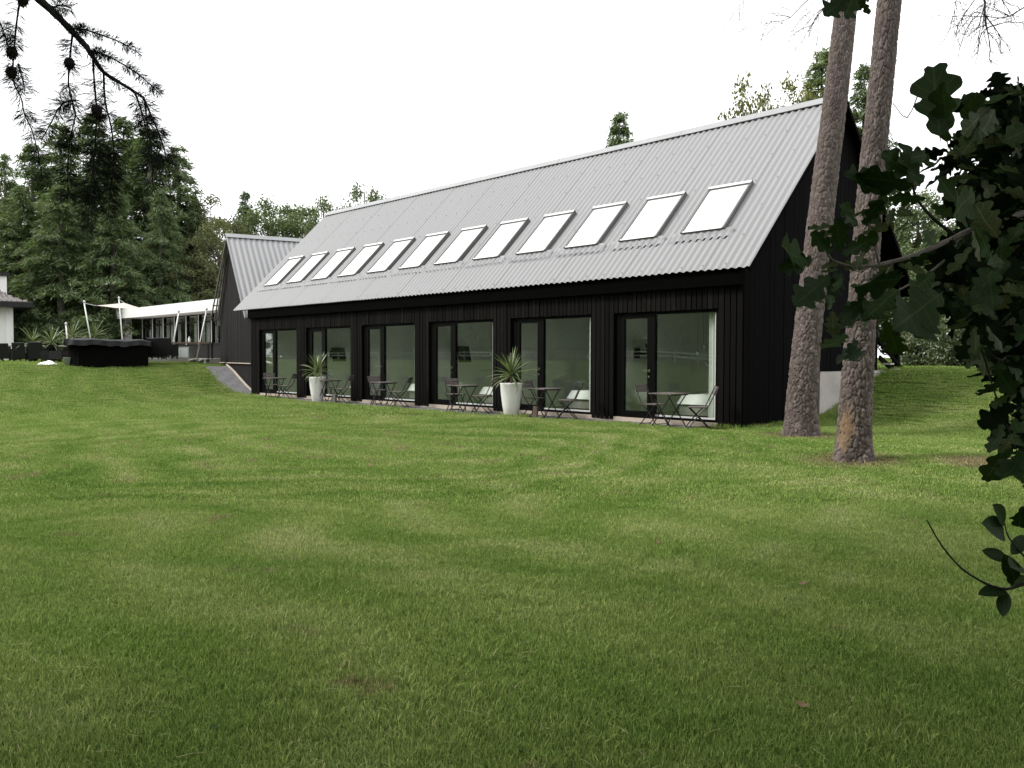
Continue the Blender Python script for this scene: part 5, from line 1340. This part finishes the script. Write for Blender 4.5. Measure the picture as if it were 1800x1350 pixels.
# unseen overhead crown of the oak, set forward so it shades the near lawn
rg = np.random.default_rng(77); c = []
while len(c) < 270:
    p = rg.uniform(-1, 1, 3)
    if np.linalg.norm(p) > 1: continue
    c.append(OB+np.array([p[0]*6.8, p[1]*6.8, 7.0+p[2]*3.6])-RT*1.6+FW*3.0)
c = np.array(c); V, F = cards(c, 130, .75, .16, .10, rg, .7); q = V.reshape(-1, 4, 3).mean(1)
def out_of_view(q):
    d = q-CAM; z = d@FW; x = d@RT; y = d@UP
    return ~((z > 0) & (np.abs(x) < .72*z+.4) & (y < .58*z+.35))
V = V.reshape(-1, 4, 3)[out_of_view(q)].reshape(-1, 3); F = np.arange(len(V)).reshape(-1, 4)
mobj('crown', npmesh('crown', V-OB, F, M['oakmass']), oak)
for k in range(12):
    a = c[k*7]-OB
    if not out_of_view((a+OB)[None])[0]: continue
    MB().tube([(.05, .08, 2.6+k*.4), tuple((np.array([.05, .08, 2.6+k*.4])+a)/2+np.array([0, 0, .3])), tuple(a)], [.07, .04, .012], 6).obj('limb', M['trunk'], oak, True)

# twig with small oval leaves low at the right edge
tgp = CAM+RT*1.75+FW*1.1; tgp[2] = float(ground(tgp[0], tgp[1])); TG = tgp
sap = empty('sapling', tuple(tgp), 'young sapling at the lower right edge with a bare curved twig and oval leaves', 'sapling')
j0 = P(1840, 1015, 1.5)
MB().tube([(0, 0, -.05), tuple((j0-TG)*.55+np.array([.03, 0, .05])), tuple(j0-TG), tuple(j0-TG+np.array([0, 0, .5]))], [.010, .008, .005, .003], 7).obj('stem', M['twig'], sap, True)
branch([(1840, 1015, 1.5), (1800, 1027, 1.5), (1770, 1037, 1.5), (1735, 1028, 1.5), (1690, 1001, 1.5), (1655, 960, 1.5), (1629, 914, 1.5)], .0030, .0013, 'twig', 'twig', sap, TG)
branch([(1820, 1000, 1.5), (1795, 972, 1.5), (1772, 945, 1.5), (1765, 918, 1.5)], .0022, .0010, 'twig', 'twig', sap, TG)
def oval_leaf(seed):
    V = []; F = []; n = 10; rg = random.Random(seed); bd_ = rg.uniform(-.3, .5)
    for k in range(n+1):
        q = k/n; w_ = .26*math.sin(PI*q)**.7+.004; z = -bd_*.3*q*q
        V += [(q, -w_, z+w_*.3), (q, 0, z), (q, w_, z+w_*.3)]
    for k in range(n):
        for j in range(2): b = k*3+j; F.append((b, b+3, b+4, b+1))
    me = npmesh('leaf', V, F, M['oak'], True); leaf_attrs(me, n); return me
OV = [oval_leaf(k) for k in range(3)]
for k, (a, b, c_, d, ro) in enumerate(((1772, 985, 1728, 966, .4), (1778, 975, 1800, 942, .2), (1785, 1020, 1768, 978, .1), (1790, 1015, 1775, 985, -.4), (1800, 1000, 1772, 1000, .7), (1765, 940, 1738, 918, .9), (1765, 922, 1752, 888, 1.1), (1762, 930, 1742, 938, .8), (1770, 1040, 1722, 1040, .8), (1768, 1040, 1762, 1082, .3), (1775, 1030, 1800, 1012, .5), (1780, 1028, 1772, 1012, -.3))):
    base, tip = Vector(P(a, b, 1.5)), Vector(P(c_, d, 1.5*random.uniform(.96, 1.04))); x = tip-base; L = x.length; x.normalize(); f = Vector(CAM)-base; y = f.cross(x).normalized(); z = x.cross(y)
    o = mobj('leaf', OV[k % 3], sap); o.matrix_local = Matrix.Translation(base-Vector(TG)) @ Matrix((x, y, z)).transposed().to_4x4() @ Matrix.Rotation(ro, 4, 'X') @ Matrix.Diagonal((L, L, L, 1))

# ------------------------------------------------------------------ larch at the left: drooping twigs with needles and cones
lp = CAM-RT*3.1-FW*.9; lp[2] = float(ground(lp[0], lp[1])); LB = lp
larch = empty('larch_tree', tuple(lp), 'larch at the left whose drooping needled branch with cones hangs into the picture', 'tree')
MB().tube([(0, 0, -.2), (0, 0, .2), (.03, 0, 4), (0, .05, 9), (0, 0, 12)], [.33, .24, .19, .10, .03], 12).obj('trunk', M['trunk'], larch, True)
rn = np.random.default_rng(31)
s0 = P(-40, -90, 1.62)
MB().tube([(.0, 0, 2.6), tuple((np.array([0, 0, 2.9])+(s0-LB))/2+np.array([0, 0, .15])), tuple(s0-LB)], [.04, .026, .014], 8).obj('limb', M['trunk'], larch, True)
main = branch([(-40, -90, 1.62), (30, -45, 1.6), (69, 0, 1.6), (98, 25, 1.6), (126, 55, 1.6), (151, 81, 1.6), (164, 101, 1.6), (181, 128, 1.6), (217, 149, 1.6), (252, 171, 1.6)], .0095, .0022, 'branch', 'twig', larch, LB)
def needles(path, n, L, spread, r_twig=.001, clumps=True, out=.9):
    """thin needles in tufts along a twig"""
    path = np.array(path); seg = np.linalg.norm(np.diff(path, axis=0), axis=1); cum = np.r_[0, np.cumsum(seg)]
    if clumps:
        kn = np.sort(rn.uniform(.03, 1, max(4, int(cum[-1]/.010)))); u = np.repeat(kn, max(1, n//len(kn)))+rn.normal(0, .004, max(1, n//len(kn))*len(kn))
    else: u = rn.uniform(0, 1, n)
    u = np.clip(u, 0, 1)*cum[-1]; n = len(u)
    p = np.stack([np.interp(u, cum, path[:, i]) for i in range(3)], 1); q = np.stack([np.interp(np.clip(u+.01, 0, cum[-1]), cum, path[:, i])-np.interp(np.clip(u-.01, 0, cum[-1]), cum, path[:, i]) for i in range(3)], 1)
    q /= np.linalg.norm(q, axis=1)[:, None]+1e-9
    a = rn.normal(0, 1, (n, 3)); a -= (a*q).sum(1)[:, None]*q; a /= np.linalg.norm(a, axis=1)[:, None]
    a = a*spread+q*rn.uniform(-.1, out, (n, 1)); a /= np.linalg.norm(a, axis=1)[:, None]
    b = np.cross(a, rn.normal(0, 1, (n, 3))); b /= np.linalg.norm(b, axis=1)[:, None]
    l = L*rn.uniform(.6, 1.2, (n, 1)); w_ = .0012
    mid = p+a*l*.5+np.array([0, 0, .03])*l; tip = p+a*l+np.array([0, 0, -.05])*l
    V = np.stack([p, mid+b*w_*.5, tip, mid-b*w_*.5], 1).reshape(-1, 3)
    return V
TW = [([(128, 57, 1.6), (124, 90, 1.6), (121, 125, 1.6), (120, 150, 1.6), (127, 178, 1.6), (133, 202, 1.6), (128, 225, 1.6), (121, 260, 1.6), (119, 305, 1.6), (120, 345, 1.6)], 560),
      ([(163, 100, 1.6), (166, 150, 1.6), (170, 190, 1.6), (168, 240, 1.6), (165, 290, 1.6), (157, 340, 1.6), (155, 400, 1.6)], 620),
      ([(182, 130, 1.62), (184, 180, 1.62), (196, 222, 1.62), (201, 270, 1.62), (196, 320, 1.62), (190, 385, 1.62)], 560),
      ([(252, 171, 1.6), (266, 205, 1.58), (280, 235, 1.58), (289, 262, 1.58), (293, 285, 1.58)], 260),
      ([(255, 178, 1.6), (258, 215, 1.62), (266, 260, 1.62), (269, 330, 1.62)], 360),
      ([(236, 160, 1.6), (247, 190, 1.57), (258, 230, 1.57), (275, 290, 1.57)], 200),
      ([(48, -30, 1.58), (34, 5, 1.58), (28, 50, 1.58), (24, 95, 1.58), (22, 130, 1.58), (25, 150, 1.58), (38, 172, 1.58), (42, 200, 1.58), (55, 225, 1.58), (66, 262, 1.58), (75, 315, 1.58)], 420),
      ([(32, 112, 1.6), (40, 140, 1.6), (44, 160, 1.6)], 70), ([(133, 176, 1.6), (108, 180, 1.62), (92, 212, 1.62), (72, 248, 1.62)], 260),
      ([(122, 50, 1.6), (150, 52, 1.55), (180, 62, 1.55), (215, 75, 1.55), (250, 98, 1.55)], 300), ([(156, 88, 1.6), (190, 98, 1.55), (220, 115, 1.55), (250, 135, 1.55), (282, 166, 1.55)], 330),
      ([(-20, 20, 1.55), (0, 38, 1.55), (8, 60, 1.55), (18, 90, 1.55)], 120), ([(90, 15, 1.6), (105, 8, 1.57), (125, 14, 1.57)], 90)]
for k, (pth, n) in enumerate(TW):
    sm_ = branch(pth, .0021, .0009, 'twig', 'twig', larch, LB, 5)
    V = np.concatenate([needles(sm_, int(n*1.5), .034 if k not in (9, 10) else .020, 1.0), needles(sm_[len(sm_)//2:] if k < 6 else sm_, int(n*(.9 if k < 3 else .4 if k < 6 else .8)), .027 if k not in (9, 10) else .018, .8, clumps=False)])
    F = np.arange(len(V)).reshape(-1, 4); mobj('needles', npmesh('needles', V-LB, F, M['larch']), larch)
V = needles(main[6:], 260, .026, .8); mobj('needles', npmesh('needles', V-LB, np.arange(len(V)).reshape(-1, 4), M['larch']), larch)
for k, (px, py, r) in enumerate(((21, 92, 12), (20, 127, 12), (122, 111, 11.5), (170, 194, 12), (40, -1, 12))):
    ct = P(px, py, 1.58); rr_ = r/FPX*1.58; mb = MB(); mb.sphere((0, 0, 0), rr_*.8, 12, 1.1)
    for j in range(44):
        z = 1-2*(j+.5)/44; a = j*2.39996; s_ = math.sqrt(1-z*z); d = Vector((s_*math.cos(a), s_*math.sin(a), z*1.1)); t1 = Vector((-math.sin(a), math.cos(a), 0)); b_ = d*rr_*.8
        mb.add([tuple(b_+t1*rr_*.22), tuple(b_-t1*rr_*.22), tuple(b_*1.28+Vector((0, 0, -rr_*.18)))], [(0, 1, 2)])
    o = mb.obj('cone', M['cone'], larch); o.location = tuple(ct-LB)
c = []
while len(c) < 190:
    p = rg.uniform(-1, 1, 3)
    if np.linalg.norm(p) > 1: continue
    c.append(LB+np.array([p[0]*5.4, p[1]*5.4, 7.2+p[2]*4.2])+FW*2.8)  # unseen larch crown overhead, set forward to darken the near lawn
V, F = cards(np.array(c), 110, .7, .16, .07, rg, .6); q = V.reshape(-1, 4, 3).mean(1); V = V.reshape(-1, 4, 3)[out_of_view(q)].reshape(-1, 3)
mobj('crown', npmesh('crown', V-LB, np.arange(len(V)).reshape(-1, 4), M['larch']), larch)

# conifers added outside the picture to shade the near lawn
for k, (l_, f_, sc, lb) in enumerate(((-10.5, .5, 1.05, 'unseen tall conifer added left of the larch to shade the lawn'), (-6.5, -7.0, 1.1, 'unseen tall conifer added behind the larch to shade the lawn'), (1.5, -7.5, 1.0, 'unseen tall conifer added behind the oak to shade the lawn'), (9.5, -3.0, 1.0, 'unseen tall conifer added right of the oak to shade the lawn'))):
    b = CAM+RT*l_+FW*f_; o = empty('conifer_tree', (b[0], b[1], float(ground(b[0], b[1]))), lb, 'tree', 'unseen conifers added to shade the near lawn')
    for n_, m_ in (('trunk', ctrunk[k % 2]), ('crown', cmesh[k % 2])): mobj(n_, m_, o, None, None, (sc, sc, sc))

# ------------------------------------------------------------------ bare pine branches at the top edge
def dead_branch(parent, start, dirv, L, r, depth, mb, rgx):
    n = 6; pts = [np.array(start)]; d = np.array(dirv)/np.linalg.norm(dirv)
    for k in range(n):
        d = d+rgx.normal(0, .16, 3)+np.array([0, 0, -.05]); d /= np.linalg.norm(d); pts.append(pts[-1]+d*L/n)
    mb.tube([tuple(p) for p in pts], list(np.linspace(r, r*.35, n+1)), 5)
    if depth > 0:
        for k in range(2, n+1):
            for s in range(2):
                if rgx.random() < .8: dead_branch(parent, pts[k], d+rgx.normal(0, .55, 3), L*rgx.uniform(.35, .6), r*.5, depth-1, mb, rgx)
pines = [o for o in COL.objects if o.name.startswith('pine_tree')]
TOPDIR = {}
for pt in pines:
    tm_ = [c for c in kids(pt) if c.name.startswith('trunk')][0].data; co = np.empty(len(tm_.vertices)*3, np.float32); tm_.vertices.foreach_get('co', co); co = co.reshape(-1, 3)
    hi = co[co[:, 2] > co[:, 2].max()-.3].mean(0); lo = co[(co[:, 2] > 4.0) & (co[:, 2] < 4.3)].mean(0)
    TOPDIR[pt.name] = (lambda hi, lo: lambda z: lo+(hi-lo)*(z-lo[2])/(hi[2]-lo[2]))(hi, lo)
for (tr, spec) in ((pines[0], [((1478, -40), (1400, 25), .9, .012), ((1420, 0), (1358, 70), .75, .010), ((1330, -50), (1288, 30), .5, .008), ((1440, -10), (1425, 60), .4, .006)]),
                   (pines[1], [((1720, -60), (1748, 60), .9, .016), ((1830, 0), (1700, 58), 1.0, .010), ((1690, -40), (1680, 40), .5, .006), ((1790, -40), (1745, 30), .5, .006)])):
    rgx = np.random.default_rng(9); o_ = np.array(tr.location); Dm = ((o_-CAM)@FW)*(.97 if tr is pines[0] else .8)
    for (a, b, L, r) in spec:
        s = P(a[0], a[1], Dm)-o_; e = P(b[0], b[1], Dm*.98)-o_
        mb = MB(); dead_branch(tr, s, e-s, np.linalg.norm(e-s)*1.0, r, 2, mb, rgx); mb.obj('dead_branch', M['twig'], tr)
        hz = s[2]+1.2; tk = np.array([0, 0, hz+1.0]); ax_ = TOPDIR[tr.name](hz+1.0)
        if out_of_view(((ax_+s)/2+o_+np.array([0, 0, .8]))[None])[0]:
            MB().tube([tuple(ax_), tuple((ax_+s)/2+np.array([0, 0, .9])), tuple(s)], [.035, .022, r], 6).obj('branch', M['trunk'], tr, True)

# ------------------------------------------------------------------ grass
def tuft(name, n, rad, h, w_, seed):
    rg = np.random.default_rng(seed); a = rg.uniform(0, 2*PI, n); r = rad*np.sqrt(rg.random(n)); p = np.stack([r*np.cos(a), r*np.sin(a), np.full(n, -.004)], 1)
    az = rg.uniform(0, 2*PI, n); lean = rg.uniform(.1, .95, n); hh_ = h*rg.uniform(.45, 1.15, n)
    d = np.stack([np.cos(az), np.sin(az), np.zeros(n)], 1); s = np.stack([-d[:, 1], d[:, 0], np.zeros(n)], 1); wv = (w_*rg.uniform(.7, 1.3, n))[:, None]
    lie = rg.random(n) < .05; lean = np.where(lie, 2.4, lean)
    m_ = p+d*(lean*hh_*.35)[:, None]+np.array([0, 0, 1])*(hh_*.62)[:, None]; t_ = p+d*(lean*hh_)[:, None]+np.array([0, 0, 1])*(hh_*np.where(lie, .35, 1.0))[:, None]
    V = np.stack([p-s*wv*.5, p+s*wv*.5, m_+s*wv*.42, m_-s*wv*.42, t_], 1).reshape(-1, 3)
    F = []
    for k in range(n): b = 5*k; F += [(b, b+1, b+2, b+3), (b+3, b+2, b+4)]
    return bpy.data.objects.new(name, npmesh(name, V, F, M['blade']))
gc = bpy.data.collections.new('grass_tufts')
for k, (n, rad, h, w_) in enumerate(((360, .17, .034, .0030), (360, .17, .030, .0032), (320, .17, .041, .0032), (240, .24, .030, .0062), (240, .24, .027, .0062), (220, .24, .036, .0070), (160, .42, .032, .012), (160, .42, .028, .012), (70, .15, .085, .006))):
    gc.objects.link(tuft('grass_tuft_%d' % k, n, rad, h, w_, 200+k))
st_ = tuft('grass_tuft_9', 7, .17, .030, .0015, 331); V_ = np.empty(len(st_.data.vertices)*3, np.float32); st_.data.vertices.foreach_get('co', V_); V_ = V_.reshape(-1, 5, 3)
base_ = V_[:, :1].copy(); V_ = base_+(V_-base_)*np.array([1.6, 1.6, .35]); V_[:, :, 2] += .026; st_.data.vertices.foreach_set('co', V_.astype(np.float32).ravel())
st_.data.materials.clear(); st_.data.materials.append(pm('dry_clippings', (.36, .32, .17), .9, .25, 9)); gc.objects.link(st_)
pts, ids = [], []
rg = np.random.default_rng(55)
def scatter(D0, D1, per, idl, lat=.80):
    f2 = FW[:2]/np.linalg.norm(FW[:2]); r2_ = RT[:2]/np.linalg.norm(RT[:2]); st = 1/math.sqrt(per)
    dg_, lg_ = np.meshgrid(np.arange(D0, D1, st), np.arange(-lat*D1, lat*D1, st)); n = dg_.size
    D = dg_.ravel()+rg.uniform(-.5, .5, n)*st; l = lg_.ravel()+rg.uniform(-.5, .5, n)*st
    k_ = np.abs(l) < lat*D+.3; D, l = D[k_], l[k_]; xy = CAM[:2]+D[:, None]*f2+l[:, None]*r2_
    x, y = xy[:, 0], xy[:, 1]
    bad = (y > edge_y(x)+.02) & (x > -.6) & (x < 20.3) & (y < 8.2)
    bad |= (x <= -.5) & (x > -6.3) & (y > ramp_edge(x)-.0) & (y < 9)
    bad |= (x <= -6.3) & (y > 1.3+.0*x) & (x > -30)
    bad |= (x < -10.5) & (y > -1.3)
    for tr in (TRUNK1, TRUNK2): bad |= (np.hypot(x-tr[0], y-tr[1]) < .42+.25*rg.random(len(x)))
    dtub = np.hypot((x-tb[0]), (y-tb[1])); bad |= dtub < 1.0
    ok = ~bad; x, y = x[ok], y[ok]
    pts.append(np.stack([x, y, ground(x, y)], 1)); ids.append(rg.choice(idl, len(x)))
scatter(1.6, 8.5, 95, [0, 1, 1, 2]); scatter(8.5, 20, 42, [3, 4, 4, 5], .74); scatter(20, 46, 15, [6, 7], .70); scatter(1.8, 9, 8, [9]); scatter(9, 18, 2.5, [9], .74)
# longer tufts the mower missed: along the gravel, at the trunks, against the right pot and the foundation
ex = [(x, float(edge_y(x))-.02) for x in np.arange(-.3, 18.5, .16)]+[(TRUNK1[0]+.42*math.cos(a), TRUNK1[1]+.42*math.sin(a)) for a in np.arange(0, 6.2, .5)]+[(TRUNK2[0]+.36*math.cos(a), TRUNK2[1]+.36*math.sin(a)) for a in np.arange(0, 6.2, .5)]
ex2 = [(PX[1][0]+.30*math.cos(a)+.1, PX[1][1]+.28*math.sin(a)) for a in np.arange(0, 6.2, .4)]+[(20.36, y) for y in np.arange(.1, 8, .16)]+[(x, -.08) for x in np.arange(19.75, 20.3, .12)]+[(x, float(ramp_edge(x))-.08) for x in np.arange(-6.2, -.5, .15)]
exa = np.array(ex2); pts.append(np.stack([exa[:, 0], exa[:, 1], np.maximum(ground(exa[:, 0], exa[:, 1]), -.12)], 1)); ids.append(np.full(len(exa), 8))
exa = np.array(ex); pts.append(np.stack([exa[:, 0], exa[:, 1], ground(exa[:, 0], exa[:, 1])-.01], 1)); ids.append(np.full(len(exa), 5))
pts = np.concatenate(pts).astype(np.float32); ids = np.concatenate(ids).astype(np.int32)
gm = bpy.data.meshes.new('grass'); gm.vertices.add(len(pts)); gm.vertices.foreach_set('co', pts.ravel())
a = gm.attributes.new('tid', 'INT', 'POINT'); a.data.foreach_set('value', ids)
rot = np.zeros((len(pts), 3), np.float32); rot[:, 2] = rg.uniform(0, 2*PI, len(pts)); rot[:, :2] = rg.normal(0, .05, (len(pts), 2))
a = gm.attributes.new('rot', 'FLOAT_VECTOR', 'POINT'); a.data.foreach_set('vector', rot.ravel())
a = gm.attributes.new('scl', 'FLOAT', 'POINT'); a.data.foreach_set('value', rg.uniform(.75, 1.2, len(pts)).astype(np.float32))
grass = mobj('grass', gm); tag(grass, 'short mown green lawn grass with mower lines and dry patches', 'grass', kind='stuff')
gn = bpy.data.node_groups.new('grass_nodes', 'GeometryNodeTree')
gn.interface.new_socket('Geometry', in_out='INPUT', socket_type='NodeSocketGeometry'); gn.interface.new_socket('Geometry', in_out='OUTPUT', socket_type='NodeSocketGeometry')
gi, go = gn.nodes.new('NodeGroupInput'), gn.nodes.new('NodeGroupOutput')
ci = gn.nodes.new('GeometryNodeCollectionInfo'); ci.inputs['Collection'].default_value = gc; ci.inputs['Separate Children'].default_value = True; ci.inputs['Reset Children'].default_value = True
ip = gn.nodes.new('GeometryNodeInstanceOnPoints'); ip.inputs['Pick Instance'].default_value = True
def attr(nm, ty):
    n = gn.nodes.new('GeometryNodeInputNamedAttribute'); n.data_type = ty; n.inputs[0].default_value = nm
    return [o for o in n.outputs if o.enabled][0]
e2r = gn.nodes.new('FunctionNodeEulerToRotation')
gn.links.new(gi.outputs[0], ip.inputs['Points']); gn.links.new(ci.outputs[0], ip.inputs['Instance'])
gn.links.new(attr('tid', 'INT'), ip.inputs['Instance Index']); gn.links.new(attr('rot', 'FLOAT_VECTOR'), e2r.inputs[0]); gn.links.new(e2r.outputs[0], ip.inputs['Rotation'])
gn.links.new(attr('scl', 'FLOAT'), ip.inputs['Scale']); gn.links.new(ip.outputs[0], go.inputs[0])
md = grass.modifiers.new('grass', 'NODES'); md.node_group = gn

# a few things lying in the grass
for (px, py, s, mt_, lb) in ((1411, 1034, .05, 'browngreen', 'curled orange brown leaf lying right of the lawn centre'), (1412, 1250+2, .05, 'browngreen', 'pale brown leaf lying near the bottom right of the lawn'), (375, 1292, .04, 'oak', 'small green leaf lying near the bottom left of the lawn'),
                            (1158, 962, .06, 'browngreen', 'dry brown tuft of leaf litter on the middle of the lawn'), (540, 808, .08, 'browngreen', 'dry leaf on the scuffed mower track left of the lawn centre'), (650, 822, .07, 'browngreen', 'dry leaf on the scuffed mower track in the lawn centre')):
    p = G(px, py, 1.5, 60); V = [(math.cos(a)*(1+.25*math.sin(3*a)), .6*math.sin(a), .25*math.cos(2*a)+.3) for a in np.linspace(0, 2*PI, 11)[:-1]]+[(0, 0, .05)]
    o = mobj('fallen_leaf', npmesh('fallen_leaf', np.array(V)*s*.6, [(k, (k+1) % 10, 10) for k in range(10)], M[mt_], True), None, (p[0], p[1], p[2]+.03), (random.uniform(-.3, .3), random.uniform(-.3, .3), random.uniform(0, 6))); tag(o, lb, 'leaf', 'leaves lying on the lawn')
